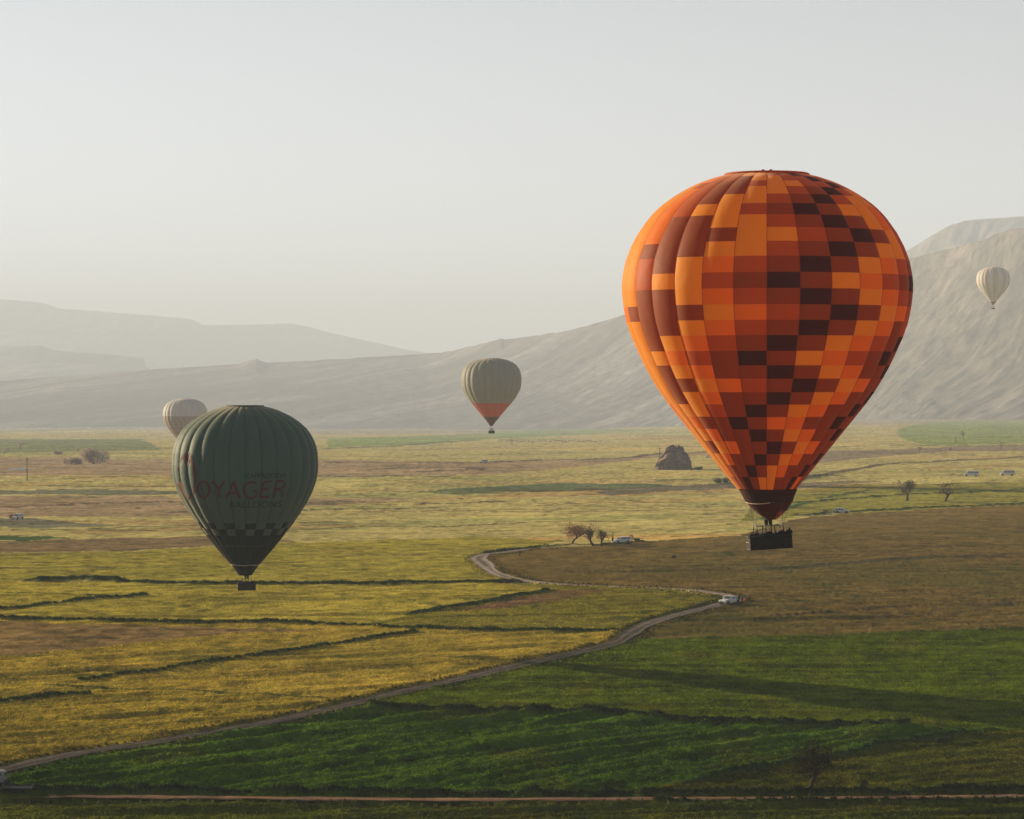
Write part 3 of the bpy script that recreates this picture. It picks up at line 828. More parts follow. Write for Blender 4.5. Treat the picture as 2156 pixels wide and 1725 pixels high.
cand.sort(reverse=True); keep = {(i, c) for _, i, c in cand[:296]}
restV, restF, restM, restN = [], [], [], []
keys = 'YORBD'
for i in range(27):
    base = rowmesh[i]
    vv = np.zeros(len(base.vertices) * 3); base.vertices.foreach_get('co', vv); vv = vv.reshape(-1, 3)
    ff = np.array([tuple(p.vertices) for p in base.polygons])
    for c in range(-14, 14):
        if -7 <= c < 7: k = PAT[i][c + 7]
        else:
            cc = (-c - 1) if c < 0 else (27 - c)
            k = PAT[(i * 1 + 3) % 27][(c * 5 + i * 3) % 14]
        if (i, c) in keep:
            o = link('panel', base, None, ob, None, (0, 0, c * dlt)); set_mat(o, FAB[k])
        else:
            a = c * dlt; ca, sa = math.cos(a), math.sin(a)
            rot = np.stack([vv[:, 0] * ca - vv[:, 1] * sa, vv[:, 0] * sa + vv[:, 1] * ca, vv[:, 2]], -1)
            nb = sum(len(q) for q in restV)
            restV.append(rot); restF.append(ff + nb); restM += [keys.index(k)] * len(ff)
me = mesh_np('envelope_panels', np.concatenate(restV), np.concatenate(restF))
for k in keys: me.materials.append(FAB[k])
me.polygons.foreach_set('material_index', restM)
o = link('envelope_panels', me, None, ob); o['kind'] = 'stuff'
tape_o = env_o.tape('seam', rbz[-1], rbz[0], w=.022)
seam_m = mat('seam_tape_red', (.30, .05, .02), rough=.7, trans=.3)
for c in range(28): link('seam', tape_o, seam_m, ob, None, (0, 0, c * dlt))
# crown
ztop = float(env_o.zz[-1]); rt = float(env_o.rr[-1])
crown = lathe('crown_flap', [(ztop - .10, rt - .05), (ztop - .02, rt + .12), (ztop + .08, rt + .10), (ztop + .17, rt - .08), (ztop + .20, rt * .8), (ztop + .30, rt * .5), (ztop + .36, rt * .15), (ztop + .30, .02)], 112, wav=.02, wn=56)
link('crown_flap', crown, FAB['R'], ob)
cl = MB()
for sx in (-.38, .38):
    for k in range(6):
        a = k / 5; cl.tube((sx * 1.0 + .0, -rt * .2 - .1, ztop + .28 + .0), (sx, -rt * .2, ztop + .36 + .02 * k), .22 - .03 * k, .19 - .03 * k, n=8)
cl.build('crown_loop', FAB['R'], ob, smooth=True)
# skirt and scoop
def cxo(z):
    v = VB_O - z / SO
    return float(np.interp(v, [1000, 1029, 1057, 1094], [0, 2.5, 5, 10])) * SO
z_of = lambda v: (VB_O - v) * SO
skirt = lathe('skirt', [(z_of(1029.5), 61.5 * SO), (z_of(1038), 57 * SO), (z_of(1047), 53 * SO), (z_of(1057), 49 * SO)], 84, cxo, wav=.012)
link('skirt', skirt, fabric('fabric_skirt', (.030, .009, .007), .2, (.08, .014, .008), sheen=.05), ob)
scoop = lathe('scoop', [(z_of(1057), 48.6 * SO), (z_of(1063), 44 * SO), (z_of(1070), 38.5 * SO), (z_of(1077), 32 * SO), (z_of(1084), 24 * SO), (z_of(1090), 15.5 * SO), (z_of(1094), 9 * SO)], 60, cxo, phi=(-1.75, 1.75))
link('scoop', scoop, fabric('fabric_scoop', (.055, .014, .010), .25, (.12, .02, .012), sheen=.05), ob)
rp = MB(); pts = []
for k in range(41):
    a = -PI + 2 * PI * k / 40; zz = z_of(1057) + .07 * math.sin(3 * a) + .10 * math.sin(a)
    pts.append((49.4 * SO * math.sin(a) + cxo(zz), -49.4 * SO * math.cos(a), zz))
rp.path(pts, .022, 4); rp.build('hem_rope', rope_m, ob)
BO = basket(ob, 4.15, 1.6, 1.22, 6.5 * SO, -0.02, math.radians(14), math.radians(-3.2), mouth_z=z_of(1057), mouth_r=46 * SO, mcx=5 * SO, npole=4, frame_h=1.0)
ob_w = Matrix.Translation(ob.location) @ Matrix.Rotation(ob.rotation_euler.z, 4, 'Z')
spots = [(-1.88, -.48, 0, 0, .97), (-1.52, -.50, 1, 2, 1.0), (-1.10, .40, 2, 1, .95), (-.86, -.50, 0, 3, .98), (-.45, -.50, 1, 0, 1.0), (-.08, -.1, 3, 0, 1.03), (.20, .42, 2, 4, .98), (.48, -.50, 0, 1, .96),
         (.98, -.50, 1, 0, 1.04), (1.42, .42, 0, 2, .98), (1.50, -.48, 2, 0, 1.0), (1.86, -.42, 3 - 3, 0, 1.10)]
ordn = ['at the far left corner', 'second from the left', 'third from the left, at the back rail', 'fourth from the left', 'left of the burners', 'pilot reaching up under the burners', 'just right of the burners, at the back',
        'front row, right of the burners', 'front row with raised phone, between the two right uprights', 'back row near the right end', 'next to last at the right end', 'tallest head, at the far right corner']
for (sx, sy, k, c, sc), od in zip(spots, ordn):
    p = ob_w @ (BO @ Vector((sx, sy, .1)))
    person(p, PI + ob.rotation_euler.z + (.2 if sx < 0 else -.15), k, 'person in the orange balloon\'s basket, ' + od, c, 'people riding in the orange balloon\'s basket', sc)

# ------------------------------------------------ 2. dark green balloon with lettering
DV = 504.0; SV = DV / FPX; VB_V = 1243.0
K3 = .52843 / 2.053
zv3 = lambda y: (VB_V - (1560 * .52843 + y * K3)) * SV
prof_v = [(119, 150), (130, 205), (150, 265), (175, 322), (200, 372), (250, 448), (300, 503), (350, 540), (400, 566), (450, 584), (500, 594), (600, 600), (650, 597), (700, 590), (750, 577), (800, 560), (850, 538), (900, 512), (1000, 450), (1100, 378), (1200, 300), (1300, 218), (1400, 131), (1416, 117)]
env_v = Env([(zv3(y), r * K3 * SV) for y, r in prof_v], 28, .024)
cu = (620 + 733 / 2.053) * .52843
pb = at(cu, VB_V, DV)
vb = thing('hot_air_balloon', 'dark green balloon with red VOYAGER lettering and a black lower cone, on the left', 'hot air balloon', tuple(pb), (0, 0, -math.atan2(pb[0], DV)))
fg = fabric('fabric_bottle_green', (.050, .098, .084), .25, (.055, .11, .09), sheen=.4)
fdk = fabric('fabric_dark_check', (.005, .010, .008), .06, (.01, .02, .015), sheen=.05, spec=.05)
zt = float(env_v.zz[-1]) - .01
zch = [zv3(1060), zv3(1110), zv3(1165), zv3(1290), zv3(1416)]
ph_off = .02
def addgore(root, env, name, za, zb, m, nz, which=None, off=0.0, mats=None):
    me = env.panel(name, za, zb, nphi=8, nz=nz)
    for c in range(env.n):
        o = link(name, me, None, root, None, (0, 0, (c + off) * env.d))
        set_mat(o, m if which is None or which(c) else mats)
addgore(vb, env_v, 'gore', zch[0], zt, fg, 60, off=ph_off)
addgore(vb, env_v, 'check_panel', zch[1], zch[0], fdk, 3, lambda c: c % 2 == 0, ph_off, fg)
addgore(vb, env_v, 'check_panel', zch[2], zch[1], fdk, 3, lambda c: c % 2 == 1, ph_off, fg)
addgore(vb, env_v, 'lower_gore', zch[4], zch[2], fdk, 16, off=ph_off)
tv = env_v.tape('seam', zch[4], zt, w=.035)
tvm = mat('seam_tape_dark', (.008, .014, .012), rough=.7)
for c in range(28): link('seam', tv, tvm, vb, None, (0, 0, (c + ph_off) * env_v.d))
rt = float(env_v.rr[-1])
link('crown_flap', lathe('crown_flap', [(zt - .08, rt - .1), (zt + .04, rt + .10), (zt + .13, rt + .05), (zt + .16, rt * .6), (zt + .14, .02)], 84, wav=.01), tvm, vb)
skv = lathe('skirt', [(zv3(1417), 116 * K3 * SV), (zv3(1440), 98 * K3 * SV), (zv3(1475), 73 * K3 * SV), (zv3(1503), 53 * K3 * SV)], 56)
link('skirt', skv, fdk, vb)
rp = MB()
for k in range(28):
    a0 = 2 * PI * k / 28; a1 = a0 + 2 * PI / 28 * .68; R_ = 118.5 * K3 * SV; dz = .05 * math.sin(5 * a0)
    rp.tube((R_ * math.sin(a0), -R_ * math.cos(a0), zv3(1416) + dz), (R_ * math.sin(a1), -R_ * math.cos(a1), zv3(1416) + dz), .045, n=4)
rp.build('hem_rope', rope_m, vb)
BV = basket(vb, 3.15, 1.4, 1.25, .25, 0, math.radians(2), 0, mouth_z=zv3(1503), mouth_r=55 * K3 * SV, npole=4, frame_h=.75, fw=.5)
vb_w = Matrix.Translation(vb.location) @ Matrix.Rotation(vb.rotation_euler.z, 4, 'Z')
sp = [(-1.30, -.42, 1, 0, 1.03, 'at the left corner'), (-.98, .35, 0, 1, .95, 'behind the left corner passenger'), (-.62, -.42, 1, 3, .98, 'holding a phone left of the middle'), (-.28, -.1, 3, 0, 1.0, 'pilot with a raised arm under the burners'),
      (.02, -.42, 0, 2, .95, 'in the middle of the front rail'), (.35, .35, 2, 1, .93, 'shortest, right of the middle at the back'), (.80, -.42, 0, 0, 1.0, 'leaning at the front right of the burners'), (1.22, -.4, 2, 1, 1.02, 'at the right corner')]
for sx, sy, k, c, sc, od in sp:
    p = vb_w @ (BV @ Vector((sx, sy, .1)))
    person(p, PI, k, 'person in the dark green balloon\'s basket, ' + od, c, 'people riding in the dark green balloon\'s basket', sc)

# lettering wrapped on the fabric
CX7, SC7 = (620 + 733 / 2.053), 3.369
def wrap7(x, y, off=.05):
    """zoomed photo coordinates of the lettering -> point on the envelope in balloon space"""
    sx = 660 + x / SC7; sy = 1840 + y / SC7
    z = (VB_V - sy * .52843) * SV
    dx = (sx - CX7) * .52843 * SV
    r = float(env_v.rad(z)); ph = math.asin(max(-.995, min(.995, dx / r)))
    p = env_v.pos(np.array([ph]), np.array([z]), off)[0]
    return p
def arc(cx, cy, rx, ry, a0, a1, n=14):
    return [(cx + rx * math.cos(math.radians(a0 + (a1 - a0) * i / n)), cy + ry * math.sin(math.radians(a0 + (a1 - a0) * i / n))) for i in range(n + 1)]
def strokes(lines, name, material, root):
    V = []; F = []
    for pts, w0, w1 in lines:
        P = [pts[0]]
        for a, b in zip(pts, pts[1:]):
            n = max(1, int(math.hypot(b[0] - a[0], b[1] - a[1]) / 9))
            for k in range(1, n + 1): P.append((a[0] + (b[0] - a[0]) * k / n, a[1] + (b[1] - a[1]) * k / n))
        n = len(P); b0 = len(V)
        for i, p in enumerate(P):
            q0 = P[max(0, i - 1)]; q1 = P[min(n - 1, i + 1)]
            dx, dy = q1[0] - q0[0], q1[1] - q0[1]; L = math.hypot(dx, dy) or 1
            w = (w0 + (w1 - w0) * i / (n - 1)) / 2
            for s in (-1, -.33, .33, 1):
                V.append(tuple(wrap7(p[0] - dy / L * w * s, p[1] + dx / L * w * s)))
        for i in range(n - 1):
            for k in range(3):
                a = b0 + i * 4 + k; F.append((a, a + 1, a + 5, a + 4))
    me = bpy.data.meshes.new(name); me.from_pydata(V, [], F); me.polygons.foreach_set('use_smooth', [True] * len(F)); me.update()
    return link(name, me, material, root)
red_m = fabric('lettering_red', (.075, .012, .014), .1, (.1, .02, .02))
blk_m = fabric('lettering_black', (.010, .012, .011), .05)
L1 = [
 (arc(522, 343, 80, 110, -90, 270, 30), 30, 30),                                   # O
 ([(632, 232), (700, 310), (722, 345)], 34, 24), ([(800, 228), (745, 300), (722, 345)], 26, 22), ([(722, 340), (722, 450)], 28, 30),   # Y
 ([(818, 458), (870, 350), (915, 235)], 22, 30), ([(922, 235), (950, 340), (1000, 460)], 34, 34), ([(855, 382), (965, 382)], 26, 26),   # A
 ([(1220, 248)] + arc(1150, 345, 100, 108, -60, -310, 24) + [(1212, 420), (1212, 350)], 26, 28), ([(1165, 350), (1218, 350)], 20, 20),    # G
 ([(1320, 226), (1285, 330), (1268, 448)], 30, 30), ([(1310, 238), (1425, 230)], 26, 22), ([(1290, 335), (1388, 330)], 24, 22), ([(1262, 440), (1388, 438)], 28, 26),  # E
 ([(1485, 226), (1455, 340), (1432, 450)], 28, 28), ([(1478, 232), (1540, 226), (1582, 250), (1585, 290), (1550, 322), (1470, 335)], 26, 26), ([(1520, 335), (1552, 380), (1556, 455)], 28, 28),  # R
]
strokes(L1, 'red_lettering', red_m, vb)
# the sweeping initial V with its figure-like flourish (given in the first lettering zoom, converted)
def c3(x, y):  # zoom 3 -> zoom 7
    sx = 620 + x / 2.053; sy = 1560 + y / 2.053
    return ((sx - 660) * SC7, (sy - 1840) * SC7)
Vs = [
 ([c3(*p) for p in [(198, 735), (215, 775), (238, 825), (262, 872)]], 62, 26),
 ([c3(*p) for p in [(262, 876), (292, 845), (318, 790), (334, 720), (334, 650), (322, 590), (300, 540), (292, 520)]], 22, 40),
 ([c3(*p) for p in [(184, 640), (196, 590), (222, 530), (250, 494), (272, 484), (284, 505)]], 8, 16),
 ([c3(*p) for p in [(246, 512), (252, 550), (268, 598)]], 52, 30),
 ([c3(*p) for p in [(262, 600), (280, 560), (286, 520), (302, 512)]], 18, 14),
]
strokes(Vs, 'initial_flourish', red_m, vb)
def text_part(name, body, x0, x1, ytop, ybot, material, root, spacing=1.0):
    cu_ = bpy.data.curves.new(name, 'FONT'); cu_.body = body; cu_.size = 1; cu_.space_character = spacing
    to = bpy.data.objects.new(name, cu_); COL.objects.link(to)
    dg = bpy.context.evaluated_depsgraph_get(); dg.update()
    me = bpy.data.meshes.new_from_object(to.evaluated_get(dg))
    bpy.data.objects.remove(to)
    co = np.zeros(len(me.vertices) * 3); me.vertices.foreach_get('co', co); co = co.reshape(-1, 3)
    mn, mx = co.min(0), co.max(0)
    for i, v in enumerate(me.vertices):
        fx = (co[i, 0] - mn[0]) / (mx[0] - mn[0]); fy = (co[i, 1] - mn[1]) / (mx[1] - mn[1])
        slant = 8 * fy
        v.co = wrap7(x0 + (x1 - x0) * fx + slant, ybot + (ytop - ybot) * fy, .06)
    me.materials.clear()
    return link(name, me, material, root)
text_part('place_lettering', 'CAPPADOCIA', 1075, 1600, 124, 188, blk_m, vb)
text_part('word_lettering', 'BALLOONS', 862, 1545, 500, 582, blk_m, vb, 1.05)
url_m = fabric('lettering_dim', (.03, .045, .04), .08)
text_part('web_address', 'voyagerballoons.com', *[c3(520, 0)[0], c3(885, 0)[0], c3(0, 1238)[1], c3(0, 1262)[1]], url_m, vb, 1.1)

# ------------------------------------------------ far balloons
K4 = 1 / 551.0
PG = [(215, 150), (225, 225), (250, 315), (300, 415), (350, 468), (400, 505), (450, 527), (500, 542), (550, 549), (620, 551), (700, 545), (750, 533), (800, 515), (850, 490), (900, 460), (950, 428), (1000, 390), (1050, 345), (1100, 300), (1150, 258), (1200, 215), (1250, 170), (1300, 130), (1350, 90), (1400, 50), (1440, 26)]
def far_balloon(u, v_top, Rpx, diam, label, bands, n=24, stretch=1.0, stripes=None, people=4, bside=None, who=''):
    s = diam / (2 * Rpx); D = s * FPX
    py = lambda y: v_top + (y - 215) * K4 * Rpx * stretch
    vb_ = py(1575)
    p = at(u, vb_, D)
    root = thing('hot_air_balloon', label, 'hot air balloon', tuple(p), (0, 0, -math.atan2(p[0], D)))
    z = lambda y: (vb_ - py(y)) * s
    env = Env([(z(y), r * K4 * Rpx * s) for y, r in PG], n, .03)
    zt_ = float(env.zz[-1]) - .01
    ys = [b[0] for b in bands] + [1440]
    for j, (y0_, nm, m1_, m2_) in enumerate(bands):
        zb = zt_ if j == 0 else z(y0_)
        addgore(root, env, nm, z(ys[j + 1]), zb, m1_, 30 if j == 0 else 8, (lambda c: c % 2 == 0) if m2_ else None, .0, m2_)
    rt_ = float(env.rr[-1])
    link('crown_flap', lathe('crown_flap', [(zt_ - .08, rt_ - .1), (zt_ + .06, rt_ + .1), (zt_ + .14, rt_ * .6), (zt_ + .12, .02)], 48), bands[0][2], root)
    L_ = 2.6
    Bm = basket(root, L_, 1.5, 1.15, .1, 0, math.radians(-32), 0, mouth_z=z(1440), mouth_r=26 * K4 * Rpx * s, frame_h=.7, fw=.6, npole=2, burners=2)
    W_ = Matrix.Translation(root.location) @ Matrix.Rotation(root.rotation_euler.z, 4, 'Z')
    wh = ['left end', 'left of the middle', 'right of the middle', 'right end']
    for k in range(people):
        q = W_ @ (Bm @ Vector((-L_ / 2 + .35 + k * (L_ - .7) / max(1, people - 1), -.3 if k % 2 else .3, .1)))
        person(q, PI, k % 3, 'tiny person at the %s of the %s' % (wh[k], who), k % 5, 'people in far baskets', 1.0)
    return root
fgrey = fabric('fabric_grey', (.30, .31, .275), .38, (.32, .33, .29))
forg = fabric('fabric_far_orange', (.50, .12, .035), .5, (.65, .15, .04))
fbrn = fabric('fabric_far_brown', (.12, .07, .045), .4, (.18, .09, .05))
far_balloon(1034.5, 755, 64, 29, 'grey balloon with an orange band and brown base over the middle of the valley', [(215, 'gore', fgrey, None), (1025, 'orange_panel', forg, None), (1270, 'lower_panel', fbrn, None)], who="grey balloon's basket")
fpale = fabric('fabric_pale_grey', (.50, .51, .50), .35)
fmot = fabric('fabric_mottled_brown', (.34, .29, .24), .35, (.3, .22, .15), noise=.5)
far_balloon(390, 840, 47, 31, 'pale balloon with mottled brown lower half, hidden partly behind the dark green one', [(215, 'gore', fpale, None), (640, 'lower_gore', fmot, fmot)], people=0)
fcream = fabric('fabric_cream', (.55, .50, .44), .4)
fwhite = fabric('fabric_white', (.62, .62, .60), .4)
frust = fabric('fabric_rust', (.30, .16, .12), .4)
far_balloon(2091, 563, 35, 30, 'small cream and white striped balloon in front of the right hillside', [(215, 'gore', fcream, fwhite), (1340, 'lower_panel', frust, None)], n=20, stretch=1.02, people=0)

# ================================================================== vegetation
bark = mat('bark', (.055, .042, .030), rough=1, spec=0, noise=.3, nscale=6)
twig_dark = mat('dark_twigs', (.07, .055, .035), rough=1, spec=0, noise=.3, nscale=2)
twig_red = mat('reddish_buds', (.20, .11, .075), rough=1, spec=0, noise=.3, nscale=1.5, trans=.2)
leaf_dark = mat('dark_leaf', (.03, .045, .015), rough=1, spec=0, noise=.4, nscale=1.5, trans=.3)
pinkish = mat('haze_paled_thicket', (.42, .35, .30), rough=1, spec=0, noise=.3, nscale=.8, trans=.2)  # twig colour paled, distance haze painted in

def bare_tree(label, cat, base, height, spread, lean=(0, 0), seed=1, levels=5, crown_mat=None, buds=0, trunk_r=None, fork=.28, budsize=.12, name='bare_tree', group=None, width=None, ball=0):
    rnd = random.Random(seed)
    trunk = MB(); tw = MB()
    tr = trunk_r or height * .035
    tips = []
    def grow(p, d, L, r, lev):
        steps = 3 if lev < 2 else 2
        for k in range(steps):
            d2 = (d + Vector((rnd.gauss(0, .16), rnd.gauss(0, .16), rnd.gauss(0.02, .10)))).normalized()
            q = p + d2 * (L / steps)
            r2 = r * (.86 if lev < 2 else .75)
            (trunk if lev < 2 else tw).tube(p, q, r, r2, n=7 if lev < 2 else (4 if lev < 3 else 3), cap=False)
            p, d, r = q, d2, r2
            if lev > 0 and rnd.random() < .55 and lev < levels:
                side = Vector((rnd.gauss(0, 1), rnd.gauss(0, 1), rnd.gauss(.2, .5))).normalized()
                grow(p, (d * .6 + side * .8).normalized(), L * .6, r * .6, lev + 1)
        if lev >= levels:
            tips.append(p); return
        n = 4 if lev == 0 else rnd.choice((2, 3))
        for k in range(n):
            a = 2 * PI * (k + rnd.random() * .7) / n
            out = Vector((math.cos(a) * spread, math.sin(a) * spread, .75 + rnd.gauss(0, .2)))
            grow(p, (d * .45 + out * .8).normalized(), L * rnd.uniform(.62, .85), r * .62, lev + 1)
    grow(Vector((0, 0, -.15)), Vector((lean[0], lean[1], 1)).normalized(), height * fork, tr, 0)
    top = max([t.z for t in tips] + [.1]); k = height / top
    if width:
        cx_ = sum(t.x for t in tips) / len(tips); xs_ = sorted(abs(t.x - cx_) for t in tips)
        kx = width / 2 / max(.1, xs_[int(len(xs_) * .93)]) / k
        kx = max(.5, min(3.0, kx))
        def wid(v): 
            g = min(1, max(0, v[2] * k / height * 2.2)); f = 1 + (kx - 1) * g
            return (v[0] * f, v[1] * f, v[2])
        for m in (trunk, tw): m.v = [wid(v) for v in m.v]
        tips = [Vector(wid(t)) for t in tips]
    root = thing(name, label, cat, tuple(base), (0, 0, 0), group)
    for m in (trunk, tw): m.v = [(x * k, y * k, z * k if z > 0 else z) for x, y, z in m.v]
    trunk.build('trunk', bark, root, smooth=True)
    if buds:
        for t in tips:
            for j in range(buds):
                c = t * k + Vector((rnd.gauss(0, .28), rnd.gauss(0, .28), rnd.gauss(0, .24)))
                s = budsize * rnd.uniform(.6, 1.5)
                a = Vector((rnd.gauss(0, 1), rnd.gauss(0, 1), rnd.gauss(0, 1))).normalized() * s
                b = Vector((rnd.gauss(0, 1), rnd.gauss(0, 1), rnd.gauss(0, 1))).normalized() * s
                tw.add([c, c + a, c + b], [(0, 1, 2)])
    if ball:
        hz_ = height; w2 = (width or height) / 2
        for j in range(ball):
            d = Vector((rnd.gauss(0, 1), rnd.gauss(0, 1), rnd.gauss(0, 1))).normalized() * (rnd.random() ** .45)
            lump = 1 + .25 * math.sin(5 * math.atan2(d.x, d.z) + seed) 
            c = Vector((lean[0] * hz_ * .4 + d.x * w2 * lump, d.y * w2 * .9, hz_ * .64 + d.z * hz_ * .36 * lump))
            s = budsize * rnd.uniform(.5, 1.4)
            a = Vector((rnd.gauss(0, 1), rnd.gauss(0, 1), rnd.gauss(0, 1))).normalized() * s
            b = Vector((rnd.gauss(0, 1), rnd.gauss(0, 1), rnd.gauss(0, 1))).normalized() * s
            tw.add([c, c + a, c + b * .4], [(0, 1, 2)])
    tw.build('crown', crown_mat or twig_dark, root)
    return root
def px_h(v, dpx): 
    return dpx * ground(1078, v)[1] / FPX
def gp(u, v): return tuple(ground(u, v))
def tree_at(u, v, hpx, label, spread, wpx=None, **kw):
    b = ground(u, v)
    return bare_tree(label, 'tree', (b[0], b[1], b[2]), hpx * b[1] / FPX, spread, width=(wpx * b[1] / FPX if wpx else None), **kw)
tree_at(1205, 1146, 43, 'broad leafless tree with reddish buds, leftmost of the roadside row', .95, wpx=48, seed=3, lean=(.10, 0), crown_mat=twig_red, buds=2, levels=4, budsize=.38, ball=1500)
tree_at(1249, 1149, 34, 'upright bare tree second in the roadside row', .5, wpx=17, ball=250, seed=5, lean=(-.03, 0), crown_mat=twig_dark, buds=5, levels=4, trunk_r=.3, budsize=.16)
tree_at(1266, 1149, 33, 'bare tree bowed to the left, third in the roadside row', .6, wpx=20, ball=250, seed=8, lean=(-.12, 0), crown_mat=twig_dark, buds=5, levels=4, trunk_r=.3, budsize=.16)
tree_at(1283, 1143, 22, 'thin bare sapling with a single stem beside the white vehicle', .35, seed=11, levels=2, trunk_r=.09, fork=.5)
tree_at(1292, 1141, 22, 'thin forked sapling touching the front of the white vehicle', .5, seed=12, levels=2, trunk_r=.09, fork=.4)
tree_at(1910, 1055, 43, 'round bare tree, left of the pair below the minibuses', .9, seed=21, wpx=40, crown_mat=twig_dark, buds=2, levels=4, trunk_r=.36, budsize=.42, ball=1300)
tree_at(1990, 1056, 41, 'flat topped bare tree, right of the pair below the minibuses', 1.15, seed=23, wpx=50, crown_mat=twig_dark, buds=2, levels=4, trunk_r=.36, lean=(-.05, 0), budsize=.36, ball=650)
tree_at(1709, 1664, 102, 'dark shaggy tree with a leaning trunk beside the near track', .42, wpx=64, seed=32, lean=(-.22, 0), crown_mat=mat('black_twigs', (.022, .018, .010), rough=1, spec=0, noise=.3, nscale=2), buds=5, ball=2600, levels=4, trunk_r=.32, fork=.30, budsize=.2)
tree_at(2108, 945, 14, 'tiny reddish tree on the right field margin, farthest right', .8, seed=41, crown_mat=twig_red, buds=4, levels=3, budsize=.3)
tree_at(1935, 953, 12, 'tiny reddish tree on the pink strip right of the orange balloon', .8, seed=42, crown_mat=twig_red, buds=4, levels=3, budsize=.3)
tree_at(2000, 952, 10, 'small faded tree between two reddish ones on the right', .8, seed=43, crown_mat=twig_red, buds=3, levels=3, budsize=.3)
tree_at(2030, 928, 20, 'thin tall poplar at the far right green field', .18, seed=44, crown_mat=leaf_dark, buds=4, levels=3, budsize=.35)
tree_at(2012, 930, 15, 'grey leafless bush tree left of the poplar', .6, seed=45, crown_mat=pinkish, buds=5, levels=3, budsize=.4)
tree_at(1078, 938, 14, 'faint bare tree below the grey balloon', .9, seed=46, crown_mat=twig_dark, buds=3, levels=3, budsize=.3)
tree_at(165, 953, 12, 'small faded tree left in the haze above the long thicket', .9, seed=47, crown_mat=pinkish, buds=5, levels=3, budsize=.4)
tree_at(44, 948, 17, 'reddish hazy tree near the left edge of the valley', 1.0, seed=48, crown_mat=pinkish, buds=8, levels=3, budsize=.5)
tree_at(8, 958, 16, 'hazy bush tree cut by the left edge', 1.1, seed=49, crown_mat=pinkish, buds=8, levels=3, budsize=.5)
tree_at(1095, 1173, 14, 'dark dead shrub standing alone in the ploughed field by the bend', .3, seed=50, levels=3, crown_mat=leaf_dark, buds=2, trunk_r=.1)

def bush(label, u, v, wpx, hpx, m, n=500, seed=1, leaf=.25, name='bush', cat='bush', group=None, depth=1.0):
    rnd = random.Random(seed); b = ground(u, v); s = b[1] / FPX
    R = wpx * s / 2; Hh = hpx * s
    mb = MB()
    lobes = [(rnd.uniform(-.7, .7) * R, rnd.uniform(-.5, .5) * R * depth, rnd.uniform(.35, .62) * Hh, rnd.uniform(.3, .5)) for _ in range(7)]
    for _ in range(n):
        lx, ly, lz, lr = rnd.choice(lobes)
        d = Vector((rnd.gauss(0, 1), rnd.gauss(0, 1), rnd.gauss(0, 1))).normalized() * rnd.random() ** .4
        c = Vector((lx + d.x * R * lr, ly + d.y * R * lr * depth, max(.02, lz + d.z * Hh * .42)))
        a = Vector((rnd.gauss(0, 1), rnd.gauss(0, 1), rnd.gauss(0, 1))).normalized() * leaf * rnd.uniform(.5, 1.5)
        e = Vector((rnd.gauss(0, 1), rnd.gauss(0, 1), rnd.gauss(0, 1))).normalized() * leaf * rnd.uniform(.5, 1.5)
        mb.add([c - a * .5, c + a * .5, c + e], [(0, 1, 2)])
    root = thing(name, label, cat, (b[0], b[1], b[2] - .05), group=group)
    mb.build('foliage', m, root)
    st = MB()
    for lx, ly, lz, lr in lobes: st.tube((lx * .3, ly * .3, -.1), (lx, ly, lz), .02 * Hh, .01 * Hh, n=4)
    st.build('stem', bark, root)
    return root
bush('dense pinkish thicket rising to the right in the left haze', 205, 978, 76, 36, pinkish, 2600, 1, .9, depth=.5)
bush('low brownish thicket at the left foot of the tall hazy thicket', 152, 980, 44, 18, pinkish, 1300, 2, .8, depth=.5)
bush('faint shrubs right of the small hazy tree', 122, 958, 30, 10, pinkish, 500, 3, .8, depth=.5)
bush('dark bush behind the cone of the orange balloon', 1520, 1018, 40, 12, leaf_dark, 800, 4, .5)
bush('low green bush at the right foot of the rock', 1467, 990, 30, 8, leaf_dark, 500, 5, .5)
bush('round shrub in the far green field right of the grey balloon', 1186, 916, 18, 8, pinkish, 400, 6, .9)
bush('round grey shrub at the foot of the left hill, right of the green balloon', 672, 914, 12, 7, pinkish, 300, 7, .9)
bush('second grey shrub at the foot of the hill', 692, 915, 14, 8, pinkish, 300, 8, .9)
bush('dark shrub at the end of the grass bank by the road bend', 1075, 1226, 40, 9, leaf_dark, 900, 9, .22, depth=1.5)
bush('small dark bush in the brown field left of the balloon basket', 1417, 1176, 12, 7, leaf_dark, 260, 10, .2)
bush('brown bush behind the white vehicle in the left haze', 26, 1092, 16, 10, twig_red, 300, 11, .35)
bush('spiky dark bush right of the shaggy tree', 1822, 1658, 24, 22, leaf_dark, 500, 12, .16)
bush('dark grass clump on the right slope', 1990, 1562, 40, 12, leaf_dark, 700, 13, .2)
bush('orange dry bush beside the pickup on the dirt road', 1571, 1268, 12, 8, mat('dry_orange_leaf', (.42, .18, .07), rough=1, spec=0, trans=.3), 300, 14, .2)
# vineyard-like row of little shrubs
rnd = random.Random(4)
rowb = MB()
for k in range(42):
    u = 1050 + 215 * k / 41; v = 931 + 1.2 * math.sin(k)
    b = ground(u, v)
    for _ in range(26):
        c = Vector((b[0] + rnd.gauss(0, 1.1), b[1] + rnd.gauss(0, 1.5), b[2] + rnd.random() * 2.2))
        a = Vector((rnd.gauss(0, .5), rnd.gauss(0, .5), rnd.gauss(0, .5))); e = Vector((rnd.gauss(0, .5), rnd.gauss(0, .5), rnd.gauss(0, .5)))
        rowb.add([c, c + a, c + e], [(0, 1, 2)])
o = rowb.build('orchard_row', twig_dark); tag(o, 'long low row of leafless orchard shrubs below the grey balloon', 'orchard row')

